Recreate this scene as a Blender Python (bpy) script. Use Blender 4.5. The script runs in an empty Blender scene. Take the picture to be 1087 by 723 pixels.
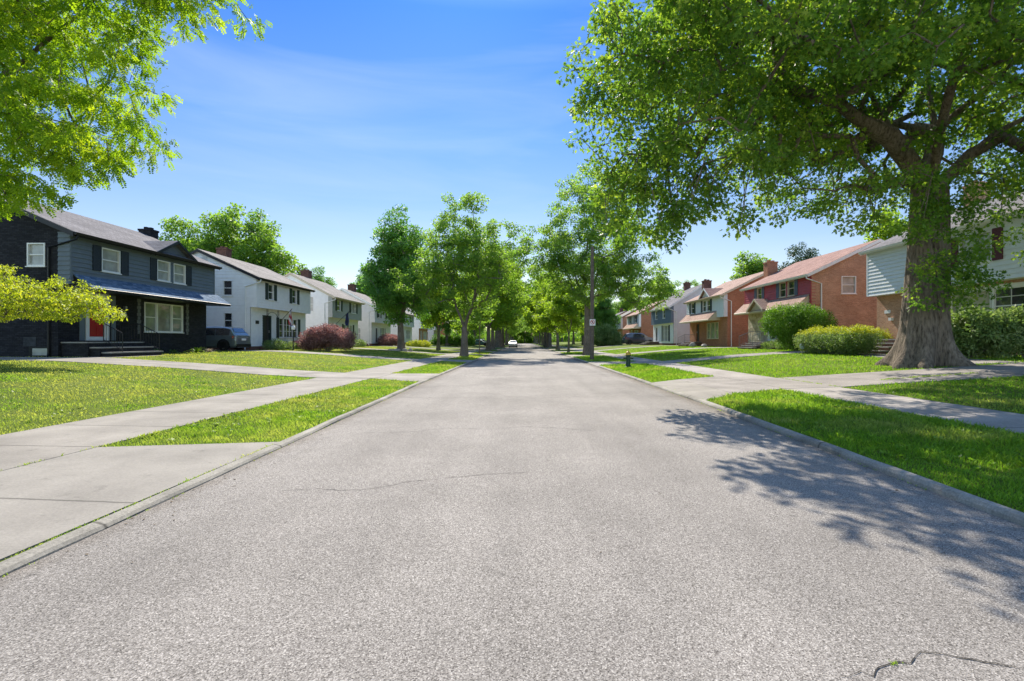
import bpy, bmesh, math, random
import numpy as np
from mathutils import Vector

# ------------------------------------------------------------------ camera, sky, sun, exposure
scene = bpy.context.scene
COL = scene.collection
cam_d = bpy.data.cameras.new("camera")
cam = bpy.data.objects.new("camera", cam_d)
COL.objects.link(cam)
cam.location = (0, 0, 1.5)
cam.rotation_euler = (math.radians(90), 0, 0)
cam_d.sensor_width = 36
cam_d.lens = 530 / 1087 * 36
cam_d.shift_x = -11.5 / 1087
cam_d.clip_start = 0.1
cam_d.clip_end = 4000
scene.camera = cam

SUN_EL = math.radians(43.4)
SUN_AZ = math.radians(-6.5)          # measured from +Y towards +X
world = bpy.data.worlds.new("World")
scene.world = world
world.use_nodes = True
wt = world.node_tree
wt.nodes.clear()
w_out = wt.nodes.new("ShaderNodeOutputWorld")
w_bg = wt.nodes.new("ShaderNodeBackground")
w_sky = wt.nodes.new("ShaderNodeTexSky")
w_sky.sky_type = 'NISHITA'
w_sky.sun_disc = False
w_sky.sun_elevation = SUN_EL
w_sky.sun_rotation = SUN_AZ % (2 * math.pi)
w_sky.altitude = 100
w_sky.air_density = 1.0
w_sky.dust_density = 0.15
w_sky.ozone_density = 2.2
w_bg.inputs[1].default_value = 0.15
w_tc = wt.nodes.new("ShaderNodeTexCoord")
w_map = wt.nodes.new("ShaderNodeMapping")
w_map.inputs['Rotation'].default_value = (0.0, 0.12, 0.5)
w_map.inputs['Scale'].default_value = (1.0, 1.3, 7.5)
w_n = wt.nodes.new("ShaderNodeTexNoise")
w_n.inputs['Scale'].default_value = 1.6
w_n.inputs['Detail'].default_value = 7
w_n.inputs['Roughness'].default_value = 0.52
w_n.inputs['Distortion'].default_value = 0.6
w_r = wt.nodes.new("ShaderNodeValToRGB")
w_r.color_ramp.elements[0].position = 0.44
w_r.color_ramp.elements[0].color = (0, 0, 0, 1)
w_r.color_ramp.elements[1].position = 0.80
w_r.color_ramp.elements[1].color = (0.34, 0.34, 0.34, 1)
w_mix = wt.nodes.new("ShaderNodeMixRGB")
w_mix.inputs[2].default_value = (1.55, 1.9, 2.2, 1)
wt.links.new(w_tc.outputs['Generated'], w_map.inputs[0])
wt.links.new(w_map.outputs[0], w_n.inputs['Vector'])
wt.links.new(w_n.outputs['Fac'], w_r.inputs[0])
wt.links.new(w_r.outputs[0], w_mix.inputs[0])
w_sep = wt.nodes.new("ShaderNodeSeparateXYZ")
w_tr = wt.nodes.new("ShaderNodeValToRGB")
_e = w_tr.color_ramp.elements
_e.new(0.37); _e.new(0.55); _e.new(0.72)
for _el, (_p, _c) in zip(_e, ((0.12, (.335, .295, .272)), (0.37, (.175, .25, .345)), (0.55, (.086, .198, .36)), (0.72, (.42, .49, .60)), (1.0, (.92, .94, .97)))):
    _el.position = _p; _el.color = (*_c, 1)
w_tm = wt.nodes.new("ShaderNodeMixRGB"); w_tm.blend_type = 'MULTIPLY'; w_tm.inputs[0].default_value = 1
wt.links.new(w_tc.outputs['Generated'], w_sep.inputs[0])
wt.links.new(w_sep.outputs[2], w_tr.inputs[0])
w_br = wt.nodes.new("ShaderNodeValToRGB")
w_br.color_ramp.elements[0].position = 0.0; w_br.color_ramp.elements[0].color = (1, 1, 1, 1)
w_br.color_ramp.elements[1].position = 0.42; w_br.color_ramp.elements[1].color = (0, 0, 0, 1)
w_ma = wt.nodes.new("ShaderNodeMath"); w_ma.operation = 'MULTIPLY_ADD'; w_ma.inputs[1].default_value = 0.5; w_ma.inputs[2].default_value = 0.5
w_tb = wt.nodes.new("ShaderNodeMixRGB"); w_tb.inputs[2].default_value = (1.0, .93, .86, 1)
wt.links.new(w_sep.outputs[1], w_ma.inputs[0]); wt.links.new(w_ma.outputs[0], w_br.inputs[0])
wt.links.new(w_br.outputs[0], w_tb.inputs[0]); wt.links.new(w_tr.outputs[0], w_tb.inputs[1])
wt.links.new(w_sky.outputs[0], w_tm.inputs[1]); wt.links.new(w_tb.outputs[0], w_tm.inputs[2])
wt.links.new(w_tm.outputs[0], w_mix.inputs[1])
wt.links.new(w_mix.outputs[0], w_bg.inputs[0])
wt.links.new(w_bg.outputs[0], w_out.inputs[0])

sun_d = bpy.data.lights.new("sun", 'SUN')
sun_d.energy = 3.15
sun_d.angle = math.radians(0.45)
sun_d.color = (1.0, 0.915, 0.79)
sun = bpy.data.objects.new("sun", sun_d)
COL.objects.link(sun)
sdir = Vector((math.sin(SUN_AZ) * math.cos(SUN_EL), math.cos(SUN_AZ) * math.cos(SUN_EL), math.sin(SUN_EL)))
sun.rotation_euler = sdir.to_track_quat('Z', 'Y').to_euler()
sun.location = (0, 60, 60)

vs = scene.view_settings
vs.view_transform = 'Standard'
vs.look = 'None'
vs.exposure = 1.65
vs.gamma = 1
vs.use_curve_mapping = False
scene.cycles.max_bounces = 7
scene.cycles.diffuse_bounces = 4
scene.cycles.transmission_bounces = 4

R = random.Random(7)
NR = np.random.default_rng(11)

# ------------------------------------------------------------------ helpers
ORIG = {}

def empty(name, loc, label=None, cat=None, group=None):
    o = bpy.data.objects.new(name, None)
    o.empty_display_size = 0.3
    COL.objects.link(o)
    o.location = loc
    ORIG[o] = Vector(loc)
    tag(o, label, cat, group)
    return o

def tag(o, label=None, cat=None, group=None, kind=None):
    if label: o["label"] = label
    if cat: o["category"] = cat
    if group: o["group"] = group
    if kind: o["kind"] = kind
    return o

class MB:
    def __init__(s):
        s.v = []; s.f = []
    def face(s, pts):
        n = len(s.v)
        s.v.extend([tuple(p) for p in pts])
        s.f.append(tuple(range(n, n + len(pts))))
    def hexa(s, p):     # 8 points: bottom 0-3, top 4-7
        n = len(s.v); s.v.extend([tuple(q) for q in p])
        for q in ((0,3,2,1),(4,5,6,7),(0,1,5,4),(1,2,6,5),(2,3,7,6),(3,0,4,7)):
            s.f.append(tuple(n + i for i in q))
    def box(s, x0, x1, y0, y1, z0, z1):
        s.hexa([(x0,y0,z0),(x1,y0,z0),(x1,y1,z0),(x0,y1,z0),(x0,y0,z1),(x1,y0,z1),(x1,y1,z1),(x0,y1,z1)])
    def mbox(s, m, a0, a1, d0, d1, z0, z1):
        s.hexa([m(a0,d0,z0),m(a1,d0,z0),m(a1,d1,z0),m(a0,d1,z0),m(a0,d0,z1),m(a1,d0,z1),m(a1,d1,z1),m(a0,d1,z1)])
    def prism(s, A, B):  # two polygons, same count
        n = len(s.v); k = len(A)
        s.v.extend([tuple(q) for q in A]); s.v.extend([tuple(q) for q in B])
        s.f.append(tuple(range(n, n + k))); s.f.append(tuple(range(n + 2*k - 1, n + k - 1, -1)))
        for i in range(k):
            j = (i + 1) % k
            s.f.append((n+i, n+k+i, n+k+j, n+j))
    def tube(s, pts, rad, n=8, cap=True):
        pts = [Vector(p) for p in pts]
        if not hasattr(rad, '__len__'): rad = [rad] * len(pts)
        base = len(s.v)
        for i, p in enumerate(pts):
            a = pts[max(0, i-1)]; b = pts[min(len(pts)-1, i+1)]
            t = (b - a)
            if t.length < 1e-6: t = Vector((0,0,1))
            t.normalize()
            u = t.cross(Vector((0.13, 0.97, 0.2))); u.normalize(); w = t.cross(u)
            for k in range(n):
                an = 2*math.pi*k/n
                s.v.append(tuple(p + (u*math.cos(an) + w*math.sin(an))*rad[i]))
        for i in range(len(pts)-1):
            for k in range(n):
                k2 = (k+1) % n
                s.f.append((base+i*n+k, base+i*n+k2, base+(i+1)*n+k2, base+(i+1)*n+k))
        if cap:
            s.f.append(tuple(base+k for k in range(n)))
            s.f.append(tuple(base+(len(pts)-1)*n+k for k in range(n)))
    def lathe(s, c, prof, n=16):   # prof: (r, z)
        s.tube_ring(c, prof, n)
    def tube_ring(s, c, prof, n):
        base = len(s.v)
        for r, z in prof:
            for k in range(n):
                an = 2*math.pi*k/n
                s.v.append((c[0]+r*math.cos(an), c[1]+r*math.sin(an), c[2]+z))
        for i in range(len(prof)-1):
            for k in range(n):
                k2 = (k+1) % n
                s.f.append((base+i*n+k, base+i*n+k2, base+(i+1)*n+k2, base+(i+1)*n+k))
        s.f.append(tuple(base+k for k in range(n)))
        s.f.append(tuple(base+(len(prof)-1)*n+k for k in range(n)))
    def build(s, name, mat, parent=None, smooth=False, bevel=0):
        off = ORIG.get(parent, Vector((0,0,0)))
        me = bpy.data.meshes.new(name)
        me.from_pydata([(x-off.x, y-off.y, z-off.z) for x, y, z in s.v], [], s.f)
        bm = bmesh.new(); bm.from_mesh(me)
        bmesh.ops.remove_doubles(bm, verts=bm.verts, dist=1e-5)
        bmesh.ops.recalc_face_normals(bm, faces=bm.faces)
        uv = bm.loops.layers.uv.new("UVMap")
        for f in bm.faces:
            n = f.normal
            ax, ay, az = abs(n.x), abs(n.y), abs(n.z)
            for l in f.loops:
                p = l.vert.co
                if az > 0.95: c = (p.x, p.y)
                elif ax >= ay: c = (p.y, p.z / max(ax, .25) if az < .95 else p.x)
                else: c = (p.x, p.z / max(ay, .25))
                l[uv].uv = c
        bm.to_mesh(me); bm.free()
        me.materials.append(mat)
        if smooth:
            me.polygons.foreach_set('use_smooth', [True]*len(me.polygons))
        o = bpy.data.objects.new(name, me)
        COL.objects.link(o)
        if bevel:
            bv = o.modifiers.new("bevel", 'BEVEL'); bv.width = bevel; bv.segments = 2; bv.limit_method = 'ANGLE'
        if parent:
            o.parent = parent
            ORIG[o] = Vector(off)
        return o

def np_mesh(name, V, n, mat, parent=None, var=None, smooth=False):
    """V: (count*n, 3) world points, polygons of n corners each."""
    off = np.array(ORIG.get(parent, Vector((0,0,0))))
    V = (V - off).astype(np.float32)
    cnt = len(V)//n
    me = bpy.data.meshes.new(name)
    me.vertices.add(len(V)); me.vertices.foreach_set('co', V.ravel())
    me.loops.add(len(V)); me.loops.foreach_set('vertex_index', np.arange(len(V), dtype=np.int32))
    me.polygons.add(cnt); me.polygons.foreach_set('loop_start', np.arange(cnt, dtype=np.int32)*n)
    if var is not None:
        at = me.attributes.new('var', 'FLOAT', 'POINT')
        at.data.foreach_set('value', np.repeat(var, n).astype(np.float32))
    me.update(calc_edges=True)
    me.materials.append(mat)
    o = bpy.data.objects.new(name, me)
    COL.objects.link(o)
    if parent:
        o.parent = parent; ORIG[o] = Vector(off)
    return o

# ------------------------------------------------------------------ materials
def new_mat(name):
    m = bpy.data.materials.new(name); m.use_nodes = True
    nt = m.node_tree
    b = nt.nodes['Principled BSDF']
    return m, nt, b

def N(nt, typ, **kw):
    n = nt.nodes.new(typ)
    for k, v in kw.items():
        if k in n.inputs: n.inputs[k].default_value = v
        else: setattr(n, k, v)
    return n

def ramp(nt, fac, stops):
    r = nt.nodes.new('ShaderNodeValToRGB')
    el = r.color_ramp.elements
    while len(el) < len(stops): el.new(0.5)
    for e, (p, c) in zip(el, stops):
        e.position = p; e.color = (c[0], c[1], c[2], 1) if hasattr(c, '__len__') else (c, c, c, 1)
    nt.links.new(fac, r.inputs[0])
    return r.outputs[0]

def mul(nt, a, b, fac=1.0, mode='MULTIPLY'):
    m = nt.nodes.new('ShaderNodeMixRGB'); m.blend_type = mode
    if hasattr(fac, 'links'): nt.links.new(fac, m.inputs[0])
    else: m.inputs[0].default_value = fac
    for s, i in ((a, 1), (b, 2)):
        if hasattr(s, 'links'): nt.links.new(s, m.inputs[i])
        else: m.inputs[i].default_value = (*s, 1)
    return m.outputs[0]

def noise(nt, vec, scale, detail=4, rough=.55):
    n = nt.nodes.new('ShaderNodeTexNoise')
    n.inputs['Scale'].default_value = scale; n.inputs['Detail'].default_value = detail
    n.inputs['Roughness'].default_value = rough
    if vec is not None: nt.links.new(vec, n.inputs['Vector'])
    return n.outputs['Fac']

def geo_pos(nt):
    return nt.nodes.new('ShaderNodeNewGeometry').outputs['Position']

def obj_pos(nt):
    return nt.nodes.new('ShaderNodeTexCoord').outputs['Object']

def bump(nt, b, h, strength=.3, dist=.02):
    bn = nt.nodes.new('ShaderNodeBump'); bn.inputs['Strength'].default_value = strength
    bn.inputs['Distance'].default_value = dist
    nt.links.new(h, bn.inputs['Height']); nt.links.new(bn.outputs[0], b.inputs['Normal'])

def paint(name, col, rough=.6, var=.12, scale=3.0, spec=.3, metal=0, fine=25):
    m, nt, b = new_mat(name)
    p = obj_pos(nt)
    n1 = noise(nt, p, scale, 5); n2 = noise(nt, p, fine, 3)
    c = mul(nt, col, ramp(nt, n1, [(0.3, 1-var), (0.7, 1+var*.4)]))
    c = mul(nt, c, ramp(nt, n2, [(0.3, 1-var*.6), (0.7, 1.0)]))
    nt.links.new(c, b.inputs['Base Color'])
    b.inputs['Roughness'].default_value = rough; b.inputs['Metallic'].default_value = metal
    b.inputs['Specular IOR Level'].default_value = spec
    return m

def brick(name, c1, c2, mortar, stain=.35, bw=.21, bh=.075):
    m, nt, b = new_mat(name)
    uv = nt.nodes.new('ShaderNodeTexCoord').outputs['UV']
    t = nt.nodes.new('ShaderNodeTexBrick')
    t.inputs['Scale'].default_value = 1; t.inputs['Brick Width'].default_value = bw
    t.inputs['Row Height'].default_value = bh; t.inputs['Mortar Size'].default_value = .006
    t.inputs['Mortar Smooth'].default_value = .2
    t.inputs['Color1'].default_value = (*c1, 1); t.inputs['Color2'].default_value = (*c2, 1)
    t.inputs['Mortar'].default_value = (*mortar, 1); t.inputs['Bias'].default_value = 0
    nt.links.new(uv, t.inputs['Vector'])
    n1 = noise(nt, obj_pos(nt), .9, 6); n2 = noise(nt, uv, 14, 3, .7)
    c = mul(nt, t.outputs['Color'], ramp(nt, n1, [(.3, 1-stain), (.7, 1.05)]))
    c = mul(nt, c, ramp(nt, n2, [(.3, .72), (.7, 1.15)]))
    nt.links.new(c, b.inputs['Base Color']); b.inputs['Roughness'].default_value = .9
    b.inputs['Specular IOR Level'].default_value = .15
    inv = nt.nodes.new('ShaderNodeMath'); inv.operation = 'SUBTRACT'; inv.inputs[0].default_value = 1
    nt.links.new(t.outputs['Fac'], inv.inputs[1])
    bump(nt, b, inv.outputs[0], .6, .01)
    return m

def shingle(name, c1, c2):
    m, nt, b = new_mat(name)
    uv = nt.nodes.new('ShaderNodeTexCoord').outputs['UV']
    t = nt.nodes.new('ShaderNodeTexBrick')
    t.inputs['Scale'].default_value = 1; t.inputs['Brick Width'].default_value = .3
    t.inputs['Row Height'].default_value = .15; t.inputs['Mortar Size'].default_value = .008
    t.inputs['Color1'].default_value = (*c1, 1); t.inputs['Color2'].default_value = (*c2, 1)
    t.inputs['Mortar'].default_value = (c1[0]*.5, c1[1]*.5, c1[2]*.5, 1)
    nt.links.new(uv, t.inputs['Vector'])
    n1 = noise(nt, obj_pos(nt), .7, 6); n2 = noise(nt, uv, 30, 3, .7)
    c = mul(nt, t.outputs['Color'], ramp(nt, n1, [(.3, .75), (.7, 1.1)]))
    c = mul(nt, c, ramp(nt, n2, [(.3, .7), (.7, 1.2)]))
    nt.links.new(c, b.inputs['Base Color']); b.inputs['Roughness'].default_value = .95
    b.inputs['Specular IOR Level'].default_value = .1
    bump(nt, b, n2, .5, .01)
    return m

def stone_wall(name):
    m, nt, b = new_mat(name)
    uv = nt.nodes.new('ShaderNodeTexCoord').outputs['UV']
    v = nt.nodes.new('ShaderNodeTexVoronoi'); v.inputs['Scale'].default_value = 3.6
    nt.links.new(uv, v.inputs['Vector'])
    c = ramp(nt, v.outputs['Color'], [(.1, (.34,.27,.18)), (.5, (.48,.40,.28)), (.9, (.56,.50,.40))])
    c = mul(nt, c, ramp(nt, noise(nt, uv, 12, 4), [(.3, .75), (.7, 1.1)]))
    nt.links.new(c, b.inputs['Base Color']); b.inputs['Roughness'].default_value = .9
    bump(nt, b, v.outputs['Distance'], .5, .03)
    return m

def glass(name, base, rough=.04):
    m, nt, b = new_mat(name)
    p = obj_pos(nt)
    c = mul(nt, base, ramp(nt, noise(nt, p, 1.7, 2), [(.35, .6), (.65, 1.25)]))
    nt.links.new(c, b.inputs['Base Color'])
    b.inputs['Roughness'].default_value = rough
    b.inputs['Specular IOR Level'].default_value = .8
    b.inputs['Coat Weight'].default_value = .5; b.inputs['Coat Roughness'].default_value = .02
    bump(nt, b, noise(nt, p, .8, 2), .06, .1)
    return m

def blind_glass(name, col):
    m, nt, b = new_mat(name)
    p = obj_pos(nt)
    sx = nt.nodes.new('ShaderNodeSeparateXYZ'); nt.links.new(p, sx.inputs[0])
    fr = nt.nodes.new('ShaderNodeMath'); fr.operation = 'MULTIPLY'; fr.inputs[1].default_value = 18
    nt.links.new(sx.outputs[2], fr.inputs[0])
    f2 = nt.nodes.new('ShaderNodeMath'); f2.operation = 'FRACT'; nt.links.new(fr.outputs[0], f2.inputs[0])
    c = mul(nt, col, ramp(nt, f2.outputs[0], [(0, .6), (.25, 1), (.8, 1)]))
    c = mul(nt, c, ramp(nt, noise(nt, p, 1.9, 2), [(.3, .65), (.7, 1.2)]))
    nt.links.new(c, b.inputs['Base Color']); b.inputs['Roughness'].default_value = .5
    b.inputs['Coat Weight'].default_value = 1; b.inputs['Coat Roughness'].default_value = .02
    return m

def leaf_mat(name, dark, mid, light, trans=.45, tcol=None, gloss=.25):
    m, nt, b = new_mat(name)
    at = nt.nodes.new('ShaderNodeAttribute'); at.attribute_name = 'var'
    cl = noise(nt, obj_pos(nt), .55, 3)
    ad = nt.nodes.new('ShaderNodeMath'); ad.operation = 'MULTIPLY_ADD'
    nt.links.new(cl, ad.inputs[0]); ad.inputs[1].default_value = .9
    sb = nt.nodes.new('ShaderNodeMath'); sb.operation = 'MULTIPLY_ADD'
    nt.links.new(at.outputs['Fac'], sb.inputs[0]); sb.inputs[1].default_value = .6; sb.inputs[2].default_value = -.25
    nt.links.new(sb.outputs[0], ad.inputs[2])
    c = ramp(nt, ad.outputs[0], [(.05, dark), (.5, mid), (.95, light)])
    nt.links.new(c, b.inputs['Base Color'])
    b.inputs['Roughness'].default_value = .55; b.inputs['Specular IOR Level'].default_value = gloss*.8
    tr = nt.nodes.new('ShaderNodeBsdfTranslucent')
    tc = mul(nt, c, tcol or (2.1, 1.9, .9))
    nt.links.new(tc, tr.inputs[0])
    mx = nt.nodes.new('ShaderNodeMixShader'); mx.inputs[0].default_value = trans
    nt.links.new(b.outputs[0], mx.inputs[1]); nt.links.new(tr.outputs[0], mx.inputs[2])
    nt.links.new(mx.outputs[0], nt.nodes['Material Output'].inputs[0])
    return m

def bark_mat(name, c1, c2, vs=1.0):
    m, nt, b = new_mat(name)
    p = obj_pos(nt)
    mp = nt.nodes.new('ShaderNodeMapping'); mp.inputs['Scale'].default_value = (9*vs, 9*vs, 1.6*vs)
    nt.links.new(p, mp.inputs[0])
    n1 = noise(nt, mp.outputs[0], 1.6, 7, .65)
    c = ramp(nt, n1, [(.3, c1), (.52, c2), (.75, tuple(min(1, x*1.45) for x in c2))])
    c = mul(nt, c, ramp(nt, noise(nt, p, 1.3, 4), [(.3, .7), (.7, 1.15)]))
    nt.links.new(c, b.inputs['Base Color']); b.inputs['Roughness'].default_value = .95
    b.inputs['Specular IOR Level'].default_value = .1
    bump(nt, b, n1, 1.0, .06)
    return m

def asphalt_mat():
    m, nt, b = new_mat("asphalt")
    p = geo_pos(nt)
    v = nt.nodes.new('ShaderNodeTexVoronoi'); v.inputs['Scale'].default_value = 150
    nt.links.new(p, v.inputs['Vector'])
    c = ramp(nt, v.outputs['Color'], [(.10, (.085,.076,.068)), (.36, (.205,.188,.168)), (.66, (.285,.263,.238)), (.93, (.47,.44,.40))])
    d = ramp(nt, v.outputs['Distance'], [(.35, 1), (.8, .6)])
    c = mul(nt, c, d, .5)
    c = mul(nt, c, ramp(nt, noise(nt, p, 55, 3, .75), [(.3, .74), (.7, 1.2)]))
    # worn bands running along the street, blotches, oil spots
    mp = nt.nodes.new('ShaderNodeMapping'); mp.inputs['Scale'].default_value = (1, .07, 1)
    nt.links.new(p, mp.inputs[0])
    c = mul(nt, c, ramp(nt, noise(nt, mp.outputs[0], 1.3, 5, .55), [(.3, .86), (.7, 1.07)]))
    c = mul(nt, c, ramp(nt, noise(nt, p, .45, 6, .6), [(.32, .80), (.62, 1.06)]))
    c = mul(nt, c, ramp(nt, noise(nt, p, 2.4, 6, .7), [(.25, .80), (.42, 1.0)]))
    c = mul(nt, c, ramp(nt, noise(nt, p, 5.5, 4, .65), [(.27, .5), (.33, 1.0)]))
    c = mul(nt, c, ramp(nt, noise(nt, p, 14.0, 3, .6), [(.72, 1), (.80, 1.35)]))
    # grit and dirt gathered in the gutters
    sx = nt.nodes.new('ShaderNodeSeparateXYZ'); nt.links.new(p, sx.inputs[0])
    a = nt.nodes.new('ShaderNodeMath'); a.operation = 'ADD'; a.inputs[1].default_value = -.35
    nt.links.new(sx.outputs[0], a.inputs[0])
    ab = nt.nodes.new('ShaderNodeMath'); ab.operation = 'ABSOLUTE'; nt.links.new(a.outputs[0], ab.inputs[0])
    w = nt.nodes.new('ShaderNodeMath'); w.operation = 'MULTIPLY_ADD'; nt.links.new(noise(nt, p, 3, 5, .7), w.inputs[0])
    w.inputs[1].default_value = .5; nt.links.new(ab.outputs[0], w.inputs[2])
    mr = nt.nodes.new('ShaderNodeMapRange'); nt.links.new(w.outputs[0], mr.inputs[0])
    mr.inputs['From Min'].default_value = 3.72; mr.inputs['From Max'].default_value = 4.15
    c = mul(nt, c, ramp(nt, mr.outputs[0], [(0, 1), (1, (.62,.57,.50))]))
    nt.links.new(c, b.inputs['Base Color']); b.inputs['Roughness'].default_value = .9
    b.inputs['Specular IOR Level'].default_value = .2
    bump(nt, b, v.outputs['Distance'], .5, .004)
    return m

def concrete_mat(name, base, jx=None, jy=None, oy=0, ox=0, dirt=.25, stain=(.55,.5,.42), rough_agg=0):
    m, nt, b = new_mat(name)
    p = geo_pos(nt)
    c = mul(nt, base, ramp(nt, noise(nt, p, .9, 7, .6), [(.3, 1-dirt), (.7, 1.05)]))
    c = mul(nt, c, ramp(nt, noise(nt, p, 45, 3, .8), [(.3, .8 - rough_agg), (.7, 1.1 + rough_agg)]))
    c = mul(nt, c, ramp(nt, noise(nt, p, 5, 6, .7), [(.25, .7), (.42, 1)]))
    sx = nt.nodes.new('ShaderNodeSeparateXYZ'); nt.links.new(p, sx.inputs[0])
    for ax, per, o in ((0, jx, ox), (1, jy, oy)):
        if not per: continue
        wob = nt.nodes.new('ShaderNodeMath'); wob.operation = 'MULTIPLY_ADD'
        nt.links.new(noise(nt, p, 6, 3), wob.inputs[0]); wob.inputs[1].default_value = .03
        nt.links.new(sx.outputs[ax], wob.inputs[2])
        a = nt.nodes.new('ShaderNodeMath'); a.operation = 'MULTIPLY_ADD'
        nt.links.new(wob.outputs[0], a.inputs[0]); a.inputs[1].default_value = 1/per; a.inputs[2].default_value = -o/per
        f = nt.nodes.new('ShaderNodeMath'); f.operation = 'PINGPONG'; f.inputs[1].default_value = .5
        nt.links.new(a.outputs[0], f.inputs[0])
        c = mul(nt, c, ramp(nt, f.outputs[0], [(0, .28), (.009/per, .3), (.016/per, 1)]))
    nt.links.new(c, b.inputs['Base Color']); b.inputs['Roughness'].default_value = .9
    b.inputs['Specular IOR Level'].default_value = .2
    bump(nt, b, noise(nt, p, 60, 4, .7), .35, .006)
    return m

def turf_mat():
    m, nt, b = new_mat("turf")
    p = geo_pos(nt)
    c = ramp(nt, noise(nt, p, .5, 5), [(.3, (.10,.15,.02)), (.6, (.15,.20,.03)), (.8, (.21,.22,.06))])
    c = mul(nt, c, ramp(nt, noise(nt, p, 30, 4, .8), [(.3, .4), (.7, 1.25)]))
    nt.links.new(c, b.inputs['Base Color']); b.inputs['Roughness'].default_value = .95
    b.inputs['Specular IOR Level'].default_value = .1
    bump(nt, b, noise(nt, p, 25, 4, .8), 1, .05)
    return m

def grass_mat():
    m, nt, b = new_mat("grass_blades")
    at = nt.nodes.new('ShaderNodeAttribute'); at.attribute_name = 'var'
    p = geo_pos(nt)
    c = ramp(nt, at.outputs['Fac'], [(0, (.085,.20,.016)), (.45, (.175,.335,.028)), (.8, (.27,.42,.045)), (1, (.44,.44,.16))])
    sx = nt.nodes.new('ShaderNodeSeparateXYZ'); nt.links.new(p, sx.inputs[0])
    ma = nt.nodes.new('ShaderNodeMath'); ma.operation = 'MULTIPLY_ADD'; nt.links.new(sx.outputs[0], ma.inputs[0])
    ma.inputs[1].default_value = -.008; nt.links.new(noise(nt, p, .55, 6, .65), ma.inputs[2])
    dry = ramp(nt, ma.outputs[0], [(.46, 0), (.64, 1)])
    c = mul(nt, c, (.44, .40, .16), fac=mul(nt, dry, (.55,.55,.55)), mode='MIX')
    c = mul(nt, c, ramp(nt, noise(nt, p, 2.2, 4, .6), [(.3, .72), (.7, 1.12)]))
    nt.links.new(c, b.inputs['Base Color']); b.inputs['Roughness'].default_value = .5
    b.inputs['Specular IOR Level'].default_value = .2
    tr = nt.nodes.new('ShaderNodeBsdfTranslucent')
    nt.links.new(mul(nt, c, (1.7, 1.6, .8)), tr.inputs[0])
    mx = nt.nodes.new('ShaderNodeMixShader'); mx.inputs[0].default_value = .45
    nt.links.new(b.outputs[0], mx.inputs[1]); nt.links.new(tr.outputs[0], mx.inputs[2])
    nt.links.new(mx.outputs[0], nt.nodes['Material Output'].inputs[0])
    return m

M = {}
M['asphalt'] = asphalt_mat()
M['kerb'] = concrete_mat("kerb_concrete", (.33,.31,.265), jy=3.0, oy=1.0, dirt=.55, rough_agg=.15)
M['walk'] = concrete_mat("sidewalk_concrete", (.285,.262,.228), jy=1.52, oy=.45, dirt=.35)
M['apron'] = concrete_mat("apron_concrete", (.285,.264,.23), jy=3.6, oy=4.5, jx=40, ox=20, dirt=.3)
M['drive'] = concrete_mat("driveway_concrete", (.30,.276,.243), jx=3.0, ox=.6, dirt=.4)
M['olddrive'] = concrete_mat("old_driveway", (.29,.265,.24), jx=3.1, ox=1.2, dirt=.4, rough_agg=.2)
M['oldwalk'] = concrete_mat("old_sidewalk", (.35,.32,.29), jy=1.52, oy=.2, dirt=.4, rough_agg=.1)
M['turf'] = turf_mat()
M['grass'] = grass_mat()
M['crack'] = paint("crack_filler", (.035,.033,.03), .95, .3)
M['soil'] = paint("soil", (.09,.065,.045), .98, .4, 8)
M['darkbrick'] = brick("black_painted_brick", (.022,.023,.028), (.042,.043,.050), (.014,.014,.017), .3)
M['slate_siding'] = paint("slate_siding", (.13,.16,.185), .55, .10)
M['white_siding'] = paint("white_siding", (.80,.795,.78), .55, .07)
M['cream'] = paint("cream_siding", (.72,.70,.65), .55, .08)
M['grey_siding'] = paint("grey_green_siding", (.38,.39,.36), .6, .08)
M['ltgrey_siding'] = paint("light_grey_siding", (.62,.61,.60), .6, .08)
M['pale_siding'] = paint("pale_blue_siding", (.66,.70,.72), .5, .06)
M['red_siding'] = paint("red_siding", (.40,.06,.07), .5, .12)
M['blue_siding'] = paint("blue_grey_siding", (.14,.18,.22), .6, .1)
M['brick'] = brick("red_brick", (.60,.34,.215), (.47,.245,.145), (.52,.42,.33), .25)
M['brick2'] = brick("orange_brick", (.48,.21,.115), (.38,.155,.085), (.40,.28,.2), .2)
M['brownbrick'] = brick("brown_brick", (.20,.09,.065), (.13,.06,.045), (.2,.16,.14), .3)
M['tanstone'] = stone_wall("tan_stone")
M['roof_grey'] = shingle("grey_shingles", (.155,.15,.155), (.22,.21,.215))
M['roof_blue'] = shingle("blue_grey_shingles", (.08,.13,.20), (.20,.27,.36))
M['roof_tan'] = shingle("taupe_shingles", (.23,.215,.20), (.30,.28,.26))
M['roof_red'] = shingle("rose_shingles", (.27,.165,.135), (.36,.225,.19))
M['roof_red2'] = shingle("salmon_shingles", (.33,.225,.18), (.41,.29,.24))
M['black'] = paint("black_trim", (.012,.013,.015), .4, .2)
M['darkblue'] = paint("dark_blue_shutter", (.022,.030,.042), .5, .1)
M['green_shut'] = paint("dark_green_shutter", (.03,.045,.042), .5, .1)
M['blue_shut'] = paint("grey_blue_shutter", (.10,.12,.17), .5, .1)
M['maroon'] = paint("maroon_shutter", (.10,.022,.028), .5, .1)
M['white'] = paint("white_trim", (.74,.74,.72), .4, .05)
M['tan'] = paint("tan_trim", (.55,.47,.34), .5, .08)
M['reddoor'] = paint("red_door", (.42,.018,.02), .35, .08)
M['darkdoor'] = paint("dark_door", (.03,.03,.03), .4, .1)
M['glass'] = glass("dark_glass", (.035,.04,.045))
M['glass_g'] = glass("reflecting_glass", (.10,.13,.11))
M['blind'] = blind_glass("window_blind", (.34,.35,.33))
M['blind2'] = blind_glass("curtain_blind", (.22,.25,.20))
M['shade'] = blind_glass("beige_shade", (.38,.36,.25))
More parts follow.
